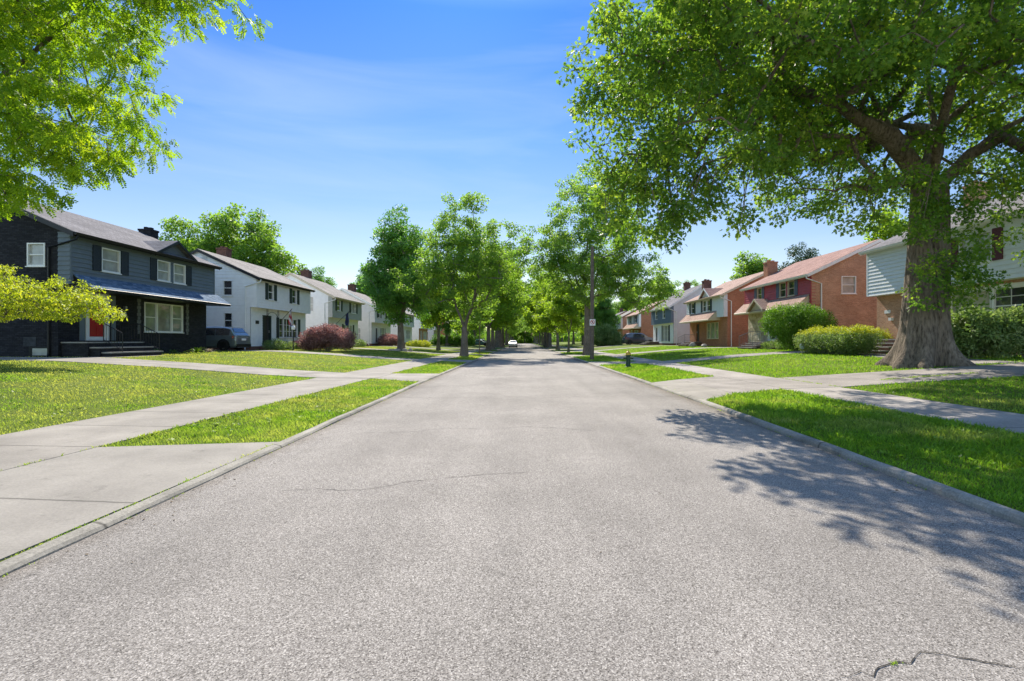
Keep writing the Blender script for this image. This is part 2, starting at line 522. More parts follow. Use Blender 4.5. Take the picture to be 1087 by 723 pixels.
M['step'] = paint("step_slab", (.30,.29,.27), .85, .25, 5)
M['step_brick'] = brick("step_brick", (.22,.12,.09), (.15,.085,.065), (.2,.17,.15), .3)
M['iron'] = paint("black_iron", (.02,.02,.022), .4, .2)
M['rail_grey'] = paint("grey_iron", (.25,.25,.25), .5, .2)
M['oakleaf'] = leaf_mat("oak_leaves", (.035,.085,.018), (.09,.175,.028), (.24,.31,.05), .5, (2.4,2.3,.9))
M['streetleaf'] = leaf_mat("street_tree_leaves", (.07,.15,.03), (.125,.23,.042), (.21,.31,.06), .5, (2.3,2.2,.9))
M['darkleaf'] = leaf_mat("maple_leaves", (.05,.135,.035), (.10,.215,.045), (.17,.29,.06), .4, (1.9,2.1,.8))
M['brightleaf'] = leaf_mat("bright_leaves", (.09,.18,.02), (.15,.26,.028), (.23,.33,.04), .55, (2.2,2.0,.8))
M['locustleaf'] = leaf_mat("locust_leaves", (.06,.14,.012), (.14,.25,.016), (.28,.36,.03), .55, (2.2,2.0,.7))
M['limeleaf'] = leaf_mat("lime_leaves", (.16,.24,.02), (.33,.40,.035), (.50,.50,.07), .45, (1.7,1.6,.6))
M['purpleleaf'] = leaf_mat("purple_leaves", (.10,.055,.055), (.25,.15,.135), (.48,.33,.28), .35, (1.5,1.0,1.0))
M['hedgeleaf'] = leaf_mat("hedge_leaves", (.05,.13,.015), (.10,.22,.024), (.17,.30,.035), .3, (1.9,1.8,.7))
M['goldleaf'] = leaf_mat("golden_leaves", (.24,.32,.03), (.36,.42,.04), (.50,.50,.06), .35, (1.4,1.3,.5))
M['shrubleaf'] = leaf_mat("shrub_leaves", (.07,.13,.035), (.14,.22,.07), (.28,.34,.17), .35, (1.7,1.7,.8))
M['pineleaf'] = leaf_mat("pine_needles", (.02,.05,.025), (.04,.08,.035), (.07,.11,.05), .2, (1.5,1.6,.9))
M['bark'] = bark_mat("oak_bark", (.04,.032,.025), (.17,.14,.11))
M['bark2'] = bark_mat("street_bark", (.06,.052,.042), (.19,.165,.14), 1.5)
M['wood'] = paint("weathered_wood", (.17,.135,.105), .9, .3, 6)
M['hyd_green'] = paint("hydrant_green", (.02,.06,.04), .45, .2, 9)
M['hyd_yellow'] = paint("hydrant_yellow", (.55,.36,.05), .5, .25, 9)
M['chrome'] = paint("steel", (.5,.5,.5), .3, .1, metal=.9)
M['rubber'] = paint("rubber", (.015,.015,.016), .85, .2)
M['redlamp'] = paint("red_lamp", (.25,.01,.012), .2, .1)
M['sign_red'] = paint("sign_red", (.55,.03,.04), .5, .1)
M['rock'] = paint("pale_rock", (.40,.37,.34), .9, .35, 6)
M['flagred'] = paint("flag_red", (.45,.03,.04), .8, .1)
M['flagblue'] = paint("flag_blue", (.03,.04,.16), .8, .1)
M['flower'] = paint("pink_petals", (.50,.13,.18), .8, .3)
M['litter'] = paint("dry_leaf_litter", (.12,.085,.05), .9, .4)

# ------------------------------------------------------------------ terrain
LX = [-900, -250, -60, -20, -17, -13, -9.5, -7.5, -5.55]
LZ = [6, 2.5, 1.0, .78, .74, .50, .24, .13, .10]
RX = [7.3, 9.0, 11, 14, 17, 20, 60, 250, 900]
RZ = [.12, .16, .34, .60, .79, .86, 1.1, 2.5, 6]
def xl(y): return -3.30 - .25*np.clip((y-3)/14, 0, 1)
def xr(y): return 4.03 + .24*np.clip((y-4)/8, 0, 1)
KW = .13
def T(x, y):
    x = np.asarray(x, float); y = np.asarray(y, float)
    l = np.interp(x, LX, LZ)
    a = xl(y) - KW
    t = np.clip((x + 5.55)/(a + 5.55), 0, 1)
    l = np.where(x > -5.55, .10 + (.028-.10)*t, l)
    r = np.interp(x, RX, RZ)
    b = xr(y) + KW
    t = np.clip((7.3 - x)/(7.3 - b), 0, 1)
    r = np.where(x < 7.3, .12 + (.05-.12)*t, r)
    return np.where(x < 0, l, r)
def Tf(x, y): return float(T(x, y))

def build_terrain():
    ys = list(np.arange(-30, 120, 1.5)) + [120, 150, 200, 300, 450, 700, 1200, 2500]
    cols = [('a', v) for v in LX] + [('l', 0), ('l2', 0), ('r2', 0), ('r', 0)] + [('a', v) for v in RX]
    mb = MB(); nc = len(cols)
    for y in ys:
        for k, v in cols:
            if k == 'a': x = v; z = Tf(x, y)
            elif k == 'l': x = float(xl(y)) - KW; z = .028
            elif k == 'l2': x = float(xl(y)) - KW + .01; z = -.08
            elif k == 'r2': x = float(xr(y)) + KW - .01; z = -.08
            else: x = float(xr(y)) + KW; z = .05
            mb.v.append((x, y, z))
    for i in range(len(ys)-1):
        for j in range(nc-1):
            mb.f.append((i*nc+j, i*nc+j+1, (i+1)*nc+j+1, (i+1)*nc+j))
    o = mb.build("ground", M['turf']); tag(o, kind='structure')
build_terrain()

def build_road():
    ys = list(np.arange(-30, 40, 1.0)) + list(range(40, 200, 10)) + [200, 300, 500, 900]
    mb = MB(); nx = 9
    for y in ys:
        a, b = float(xl(y)), float(xr(y))
        for i in range(nx):
            t = i/(nx-1)
            mb.v.append((a+(b-a)*t, y, .0 - .03*(2*t-1)**2*0 ))
    for i in range(len(ys)-1):
        for j in range(nx-1):
            mb.f.append((i*nx+j, i*nx+j+1, (i+1)*nx+j+1, (i+1)*nx+j))
    tag(mb.build("road", M['asphalt']), kind='structure')
    # kerbs: stone strips with a rounded face
    for side in (-1, 1):
        mb = MB(); top = .048 if side < 0 else .07
        prof = [(0, -.06), (.012, top-.03), (.035, top), (KW-.02, top+.003), (KW, top-.008), (KW, -.06)]
        rr = random.Random(3+side)
        y = -30.0; rings = []
        ysk = list(np.arange(-30, 60, .5)) + list(range(60, 200, 10)) + [300, 500]
        for y in ysk:
            e = float(xl(y)) if side < 0 else float(xr(y))
            dj = rr.uniform(-.012, .014) if y < 60 else 0
            dz = rr.uniform(-.010, .006) if y < 60 else 0
            kh = (.020+.024*min(1, max(0, (y-7)/2))) if side < 0 else (.06 if y < 11.5 or 17.5 < y < 28.5 or y > 34 else .03); k0 = kh/top
            rings.append([(e + side*(d + (dj if 0 < i < 3 else 0)), y, (z*(k0+(1.08-k0)*(d/KW)**.7) if z > 0 else z) + (dz*k0 if 0 < i < 4 else 0)) for i, (d, z) in enumerate(prof)])
        n0 = len(mb.v)
        for r_ in rings: mb.v.extend(r_)
        k = len(prof)
        for i in range(len(rings)-1):
            for j in range(k-1):
                mb.f.append((n0+i*k+j, n0+i*k+j+1, n0+(i+1)*k+j+1, n0+(i+1)*k+j))
        tag(mb.build("kerb", M['kerb']), kind='structure')
build_road()

PAVE = []   # convex quads (x,y)*4 excluded from grass
def drape(mb, q, off, step=.35, reg=True, skirt=.07):
    (x0,y0),(x1,y1),(x2,y2),(x3,y3) = q      # around the quad
    if reg: PAVE.append(np.array(q, float))
    du = max(math.dist(q[0], q[1]), math.dist(q[3], q[2])); dv = max(math.dist(q[0], q[3]), math.dist(q[1], q[2]))
    nu = max(1, int(du/step)); nv = max(1, int(min(dv/step, 400)))
    P = {}
    n0 = len(mb.v)
    for j in range(nv+1):
        for i in range(nu+1):
            u, v = i/nu, j/nv
            x = (x0*(1-u)+x1*u)*(1-v) + (x3*(1-u)+x2*u)*v
            y = (y0*(1-u)+y1*u)*(1-v) + (y3*(1-u)+y2*u)*v
            mb.v.append((x, y, Tf(x, y)+off))
    for j in range(nv):
        for i in range(nu):
            a = n0+j*(nu+1)+i
            mb.f.append((a, a+1, a+nu+2, a+nu+1))
    edge = [n0+i for i in range(nu+1)] + [n0+j*(nu+1)+nu for j in range(1, nv+1)] + \
           [n0+nv*(nu+1)+i for i in range(nu-1, -1, -1)] + [n0+j*(nu+1) for j in range(nv-1, 0, -1)]
    b0 = len(mb.v)
    for e in edge:
        x, y, z = mb.v[e]; mb.v.append((x, y, z-skirt))
    for i in range(len(edge)):
        j = (i+1) % len(edge)
        mb.f.append((edge[i], edge[j], b0+j, b0+i))

def pav(name, mat, quads, off, step=.35):
    mb = MB()
    for q in quads: drape(mb, q, off, step)
    tag(mb.build(name, mat), kind='structure')

SL, SL0 = -7.5, -5.55
pav("sidewalk", M['walk'], [[(SL,-12),(SL0,-12),(SL0,60),(SL,60)], ], .014, .45)
pav("sidewalk", M['walk'], [[(SL,60),(SL0,60),(SL0,240),(SL,240)], ], .014, 1.9)
pav("sidewalk", M['oldwalk'], [[(7.3,-12),(9.0,-12),(9.0,60),(7.3,60)], ], .014, .45)
pav("sidewalk", M['oldwalk'], [[(7.3,60),(9.0,60),(9.0,240),(7.3,240)], ], .014, 1.6)
def le(y): return float(xl(y)) - KW + .003
def re_(y): return float(xr(y)) + KW - .003
pav("apron", M['apron'], [[(SL0+.01,-8),(le(-8),-8),(le(7.2),7.2),(SL0+.01,6.5)]], .013)
pav("driveway", M['drive'], [[(-30,-3.2),(SL-.01,-3.2),(SL-.01,3.8),(-30,3.8)]], .020)
pav("driveway", M['drive'], [[(-34,18.2),(SL0,18.2),(SL0,20.9),(-34,20.9)],
                             [(SL0,18.2),(le(17.7),17.6),(le(21.8),21.9),(SL0,20.9)]], .022)
pav("driveway", M['drive'], [[(-34,33.9),(SL0,33.9),(SL0,36.3),(-34,36.3)],
                             [(SL0,33.9),(le(33.4),33.2),(le(37),37.0),(SL0,36.3)]], .022)
for yy in (49.0, 64.4, 79, 94, 109):
    pav("driveway", M['drive'], [[(-34,yy),(SL0,yy),(SL0,yy+2.4),(-34,yy+2.4)],
                             [(SL0,yy),(le(yy),yy-.6),(le(yy),yy+3),(SL0,yy+2.4)]], .022, .8)
pav("driveway", M['olddrive'], [[(7.3,14.1),(9.0,14.2),(9.0,17.6),(7.3,18.9)],
                                [(9.0,14.2),(14,13.25),(14,16.35),(9.0,17.6)],
                                [(14,13.25),(34,12.8),(34,16.2),(14,16.35)],
                                [(5.6,13.1),(7.3,14.1),(7.3,18.9),(5.6,18.0)]], .022, .3)
pav("apron", M['apron'], [[(re_(12),12.0),(5.6,13.1),(5.6,18.0),(re_(17),17.0)]], .019)
for yy, mt in ((29.6, 'olddrive'), (45.6, 'drive'), (61.5, 'drive'), (78.6, 'drive'), (94, 'drive')):
    pav("driveway", M[mt], [[(7.3,yy),(34,yy),(34,yy+2.5),(7.3,yy+2.5)],
                             [(re_(yy),yy-.8),(7.3,yy),(7.3,yy+2.5),(re_(yy),yy+4.2)]], .022, .5)
# front walk to the dark house
pav("front_walk", M['drive'], [[(-18.9,20.9),(-17.7,20.9),(-17.7,25.0),(-18.9,25.0)]], .018)
pav("front_walk", M['olddrive'], [[(15.2,17.2),(16.6,16.4),(18.0,25.6),(17.0,27.4)]], .018)

# cracks in the road: thin sunken strips filled with dirt
def crack(pts, w0, seed):
    rr = random.Random(seed); mb = MB(); L = []
    for i in range(len(pts)-1):
        a, b = Vector(pts[i]), Vector(pts[i+1]); n = max(2, int((b-a).length/.035))
        for k in range(n):
            t = k/n; p = a.lerp(b, t)
            L.append((p.x + rr.gauss(0, .005), p.y + rr.gauss(0, .007), w0*rr.uniform(.25, 1.7)))
    for i in range(len(L)-1):
        x0, y0, a = L[i]; x1, y1, b = L[i+1]
        mb.face([(x0, y0-a, .004), (x1, y1-b, .004), (x1, y1+b, .004), (x0, y0+a, .004)])
    tag(mb.build("road_crack", M['crack']), kind='structure')
crack([(-2.41,4.98),(-2.08,5.05),(-1.88,5.0),(-1.62,5.0),(-1.4,5.13),(-1.22,5.3),(-.92,5.4),(-.4,5.6),(.13,5.68)], .0034, 1)
crack([(-2.6,8.1),(-1.75,8.2),(-1.3,8.55),(-.45,8.45),(.05,8.7),(.7,8.5),(1.2,8.3)], .0045, 2)
crack([(1.42,2.22),(1.5,2.25),(1.56,2.23),(1.64,2.29),(1.73,2.32),(1.80,2.33),(1.86,2.37),(1.96,2.40),(2.06,2.37),(2.15,2.33),(2.27,2.29),(2.6,2.26),(3.2,2.3),(3.9,2.15)], .0030, 3)
crack([(-3.4,13.2),(-2.2,13.0),(-.6,13.4),(.8,13.1),(2.6,13.5),(4.2,13.3)], .007, 4)
crack([(-3.5,21.5),(-1.2,21.1),(1.0,21.7),(4.2,21.3)], .009, 5)

# ------------------------------------------------------------------ lawn grass
def in_pave(x, y):
    m = np.zeros(len(x), bool)
    for q in PAVE:
        s = None; ok = np.ones(len(x), bool)
        area = 0
        for i in range(4):
            a, b = q[i], q[(i+1) % 4]; area += a[0]*b[1]-a[1]*b[0]
        sg = 1 if area > 0 else -1
        for i in range(4):
            a, b = q[i], q[(i+1) % 4]
            cr = (b[0]-a[0])*(y-a[1]) - (b[1]-a[1])*(x-a[0])
            ok &= (cr*sg > .0)
        m |= ok
    return m

def lawn_noise(x, y):
    return (np.sin(x*1.3+1.7*np.sin(y*.7)) + np.sin(y*1.1+1.3*np.sin(x*.9+2)) + np.sin((x+y)*2.9+np.sin(x*2.1)))/3

def grass(regions, name, hk=1.0):
    V = []; VAR = []
    for (x0, x1, y0, y1, k) in regions:
        cell = 1.5
        nx = max(1, int((x1-x0)/cell)); ny = max(1, int((y1-y0)/cell))
        for i in range(nx):
            for j in range(ny):
                cx0 = x0+(x1-x0)*i/nx; cy0 = y0+(y1-y0)*j/ny
                cx1 = x0+(x1-x0)*(i+1)/nx; cy1 = y0+(y1-y0)*(j+1)/ny
                mx, my = (cx0+cx1)/2, (cy0+cy1)/2
                if abs(mx) > my*1.12+1.5: continue
                d = math.hypot(mx, my)
                n = int((cx1-cx0)*(cy1-cy0)*min(2600, 2600*(6.5/d)**1.75)*k)
                if n < 1: continue
                x = NR.uniform(cx0, cx1, n); y = NR.uniform(cy0, cy1, n)
                # edges overlap pavement slightly
                jx = x+NR.normal(0, .012, n); jy = y+NR.normal(0, .012, n)
                keep = ~in_pave(jx, jy)
                keep &= (x < xl(y)-KW-.005) | (x > xr(y)+KW+.005)
                x, y = x[keep], y[keep]; n = len(x)
                if not n: continue
                z = T(x, y)-.01
                s = max(1, d/6.5)
                hh_ = hk*np.where(x > 3, 1.25, 1.0)
                h = hh_*NR.uniform(.03, .08, n)*(1+.4*lawn_noise(x, y))*min(1.5, s**.3)
                w = NR.uniform(.0028, .006, n)*s**.95
                an = NR.uniform(0, 2*np.pi, n); ln = NR.uniform(0, .9, n)*h
                la = an+NR.normal(0, .8, n)
                dx, dy = np.cos(an)*w, np.sin(an)*w
                lx, ly = np.sin(la)*ln, -np.cos(la)*ln
                Q = np.empty((n, 4, 3))
                Q[:,0] = np.stack([x-dx, y-dy, z], 1)
                Q[:,1] = np.stack([x+dx, y+dy, z], 1)
                Q[:,2] = np.stack([x+dx*.6+lx*.45, y+dy*.6+ly*.45, z+h*.62], 1)
                Q[:,3] = np.stack([x+lx, y+ly, z+h*.95], 1)
                V.append(Q.reshape(-1, 3))
                VAR.append(np.clip(NR.normal(.42, .15, n)+.14*lawn_noise(x*.4+5, y*.4), 0, 1))
    V = np.concatenate(V); VAR = np.concatenate(VAR)
    o = np_mesh(name, V, 4, M['grass'], var=VAR)
    tag(o, kind='stuff')
    print(name, len(VAR))
    return o
grass([(-5.55,-3.4,5,60,1.0),(4.2,7.3,2.5,60,1.1)], "verge_grass", .85)
grass([(-24,-7.5,6,62,.75),(9,24,6,62,.8)], "lawn_grass", .6)

# broad leaved weeds (plantain, clover) scattered through the verges
def verge_weeds():
    V = []; VAR = []
    for (x0, x1, y0, y1, n) in ((-5.5, -3.6, 7.0, 16, 520), (4.5, 7.2, 3.2, 13, 620), (-14, -7.6, 8, 17, 420), (9.1, 14, 8, 13, 200)):
        for _ in range(n):
            x = NR.uniform(x0, x1); y = NR.uniform(y0, y1)
            if lawn_noise(x*2+3, y*2) < -.1: continue
            if in_pave(np.array([x]), np.array([y]))[0] or xl(y)-KW < x < xr(y)+KW: continue
            z = Tf(x, y)+.02; k = NR.integers(4, 9)
            for a in NR.uniform(0, 6.28, k):
                L = NR.uniform(.025, .07); w = L*.34; e = NR.uniform(.2, .9)
                u = np.array([math.cos(a)*math.cos(e), math.sin(a)*math.cos(e), math.sin(e)]); sd = np.array([-math.sin(a), math.cos(a), 0])*w
                c = np.array([x, y, z])
                V += [c, c+u*L*.5+sd, c+u*L, c+u*L*.5-sd]; VAR.append(NR.uniform(0, .6))
    tag(np_mesh("verge_weeds", np.array(V), 4, M['grass'], var=np.array(VAR)), kind='stuff')
verge_weeds()

# weeds along the joints
def joint_weeds():
    V = []; VAR = []
    def tuft(x, y, z, n, h):
        an = NR.uniform(0, 2*np.pi, n); hh = NR.uniform(.4, 1, n)*h
        px = x+NR.normal(0, h*.5, n); py = y+NR.normal(0, h*.8, n)
        w = .003+.0*an
        lx = NR.normal(0, .5, n)*hh; ly = NR.normal(0, .5, n)*hh
        dx = np.cos(an)*w; dy = np.sin(an)*w
        Q = np.empty((n, 4, 3)); zz = np.full(n, z)
        Q[:,0] = np.stack([px-dx, py-dy, zz], 1); Q[:,1] = np.stack([px+dx, py+dy, zz], 1)
        Q[:,2] = np.stack([px+dx+lx*.5, py+dy+ly*.5, zz+hh*.7], 1); Q[:,3] = np.stack([px+lx, py+ly, zz+hh], 1)
        V.append(Q.reshape(-1, 3)); VAR.append(NR.uniform(.3, 1, n))
    for y in np.arange(2.2, 8.0, .018):
        if NR.random() < .72*(.55+.45*math.sin(y*5+math.sin(y*11))): tuft(float(xl(y))-KW+.0, y, .045, 5, .018)
    for y in np.arange(2.4, 20, .03):
        if NR.random() < .35*(.5+.5*math.sin(y*3.1)): tuft(float(xl(y))+.006, y, 0, 4, .016)
        if NR.random() < .30*(.5+.5*math.sin(y*2.3+1)): tuft(float(xr(y))-.006, y, 0, 5, .022)
    for y in np.arange(2.2, 6.6, .03):
        if NR.random() < .5*(.5+.5*math.sin(y*7)): tuft(SL0+.005, y, .115, 5, .025)
    for y in np.arange(14.2, 17.4, .05):
        if NR.random() < .6: tuft(9.0, y, Tf(9, y)+.02, 12, .04)
    for k in range(60):     # strip growing in the middle of the old driveway
        x = NR.uniform(10.6, 13.2); tuft(x, 14.9-(x-10)*.12+NR.normal(0, .06), Tf(x, 15)+.022, 14, .05)
    for k in range(10): tuft(1.72+NR.normal(0, .012), 2.31, .004, 3, .008)
    tag(np_mesh("joint_weeds", np.concatenate(V), 4, M['grass'], var=np.concatenate(VAR)), kind='stuff')
joint_weeds()

def road_litter():
    n = 420
    V = np.empty((n, 4, 3))
    side = NR.random(n) < .5
    y = 2.2+NR.gamma(1.6, 5.5, n)
    x = np.where(side, xl(y)+np.abs(NR.normal(0, .22, n))+.02, xr(y)-np.abs(NR.normal(0, .35, n))-.02)
    far = NR.random(n) < .12
    x = np.where(far, NR.uniform(-3, 4, n), x)
    s = NR.uniform(.006, .022, n); an = NR.uniform(0, 6.28, n); t = NR.uniform(.2, .6, n)
    for k, (a, b) in enumerate(((1,0),(0,1),(-1,0),(0,-1))):
        px = a*s; py = b*s*t
        V[:,k,0] = x+px*np.cos(an)-py*np.sin(an); V[:,k,1] = y+px*np.sin(an)+py*np.cos(an)
        V[:,k,2] = .004+NR.uniform(0, .004, n)
    tag(np_mesh("leaf_litter", V.reshape(-1, 3), 4, M['litter']), kind='stuff')
road_litter()

# ------------------------------------------------------------------ houses
def cells(mb, m, a0, a1, z0, z1, holes, rev=.10):
    A = sorted({a0, a1, *[h[0] for h in holes], *[h[1] for h in holes]})
    Z = sorted({z0, z1, *[h[2] for h in holes], *[h[3] for h in holes]})
    for i in range(len(A)-1):
        for j in range(len(Z)-1):
            ca, cz = (A[i]+A[i+1])/2, (Z[j]+Z[j+1])/2
            if any(h[0] < ca < h[1] and h[2] < cz < h[3] for h in holes): continue
            mb.face([m(A[i],0,Z[j]), m(A[i+1],0,Z[j]), m(A[i+1],0,Z[j+1]), m(A[i],0,Z[j+1])])
    reveals(mb, m, holes, 0, rev)

def reveals(mb, m, holes, d0, rev):
    for a, b, c, d in holes:
        for p, q in (((a,c),(a,d)),((a,d),(b,d)),((b,d),(b,c)),((b,c),(a,c))):
            mb.face([m(p[0],d0,p[1]), m(q[0],d0,q[1]), m(q[0],-rev,q[1]), m(p[0],-rev,p[1])])

def siding(mb, m, lim, z0, z1, holes, course=.2, thick=.032, rev=.08):
    Z = {z0, z1}
    k = 1
    while z0+k*course < z1: Z.add(z0+k*course); k += 1
    for h in holes: Z.add(h[2]); Z.add(h[3])
    Z = sorted(z for z in Z if z0 <= z <= z1)
    def dd(z, top):
        f = ((z-z0)/course) % 1.0
        if top and f < 1e-4: f = 1.0
        if not top and f > 1-1e-4: f = 0
        return thick*(1-f)+.003
    for za, zb in zip(Z[:-1], Z[1:]):
        if zb-za < 1e-4: continue
        zm = (za+zb)/2
        hs = sorted((h[0], h[1]) for h in holes if h[2] < zm < h[3])
        a0a, a1a = lim(za); a0b, a1b = lim(zb)
        segs = []; cur = None
        for ha, hb in hs:
            segs.append((cur, ha)); cur = hb
        segs.append((cur, None))
        for s, e in segs:
            A0 = s if s is not None else a0a; A1 = e if e is not None else a1a
            B0 = s if s is not None else a0b; B1 = e if e is not None else a1b
            if A1 <= A0+1e-5 and B1 <= B0+1e-5: continue
            d0, d1 = dd(za, False), dd(zb, True)
            mb.face([m(A0,d0,za), m(A1,d0,za), m(B1,d1,zb), m(B0,d1,zb)])
            if d0 > thick*.9: mb.face([m(A0,0,za), m(A1,0,za), m(A1,d0,za), m(A0,d0,za)])
    reveals(mb, m, holes, thick, rev)

def window(root, m, a0, a1, z0, z1, kind='dh', frame='white', pane='glass', fw=.055, sill=True, name='window'):
    mb = MB()
    f = fw
    mb.mbox(m, a0, a1, -.07, .035, z1-f, z1); mb.mbox(m, a0, a1, -.07, .035, z0, z0+f)
    mb.mbox(m, a0, a0+f, -.07, .035, z0+f, z1-f); mb.mbox(m, a1-f, a1, -.07, .035, z0+f, z1-f)
    if sill: mb.mbox(m, a0-.04, a1+.04, -.02, .075, z0-.05, z0-.002)
    def rail(za, zb, aa, ab, w=.035, dep=-.02):
        mb.mbox(m, aa, ab, -.065, dep, za, zb)
    if kind == 'dh':
        zm = (z0+z1)/2; rail(zm-.025, zm+.025, a0+f, a1-f)
    elif kind == 'dhg':
        zm = (z0+z1)/2; rail(zm-.025, zm+.025, a0+f, a1-f); am = (a0+a1)/2
        mb.mbox(m, am-.008, am+.008, -.062, -.04, z0+f, z1-f)
        for zz in ((z0+zm)/2, (z1+zm)/2): mb.mbox(m, a0+f, a1-f, -.062, -.032, zz-.012, zz+.012)
    elif kind == 'pic3':
        w = a1-a0
        for t in (.31, .70): mb.mbox(m, a0+w*t-.055, a0+w*t+.055, -.07, .02, z0+f, z1-f)
        zm = (z0+z1)/2
        mb.mbox(m, a0+f, a0+w*.31-.055, -.065, -.02, zm-.022, zm+.022); mb.mbox(m, a0+w*.70+.055, a1-f, -.065, -.02, zm-.022, zm+.022)
    elif kind == 'grid':
        n = 4; w = a1-a0
        for t in (.25, .75): mb.mbox(m, a0+w*t-.05, a0+w*t+.05, -.07, .02, z0+f, z1-f)
        for t in (.42, .58): mb.mbox(m, a0+w*t-.014, a0+w*t+.014, -.065, -.02, z0+f, z1-f)
        for t in (.33, .66):
            zz = z0+(z1-z0)*t; mb.mbox(m, a0+f, a1-f, -.063, -.025, zz-.014, zz+.014)
    o = mb.build(name, M[frame], root)
    pb = MB(); pb.mbox(m, a0+f*.5, a1-f*.5, -.10, -.066, z0+f*.5, z1-f*.5)
    pb.build('pane', M[pane], o)
    return o

def shutters(root, m, a0, a1, z0, z1, mat, w=.42, gap=.03, which='both'):
    for s, e in ((a0-gap-w, a0-gap), (a1+gap, a1+gap+w)):
        if which == 'near' and s > a0 or which == 'far' and s < a0: continue
        mb = MB()
        mb.mbox(m, s, e, .024, .05, z0-.03, z1+.03)
        for t in (0, .5, 1):
            zz = z0+.03+(z1-z0-.1)*t; mb.mbox(m, s, e, .051, .066, zz-.05, zz+.07)
        mb.mbox(m, s, s+.05, .0515, .063, z0, z1); mb.mbox(m, e-.05, e, .0515, .063, z0, z1)
        k = z0+.12
        while k < z1-.1:
            mb.mbox(m, s+.055, e-.055, .051, .057, k, k+.028); k += .055
        mb.build('shutter', M[mat], root)

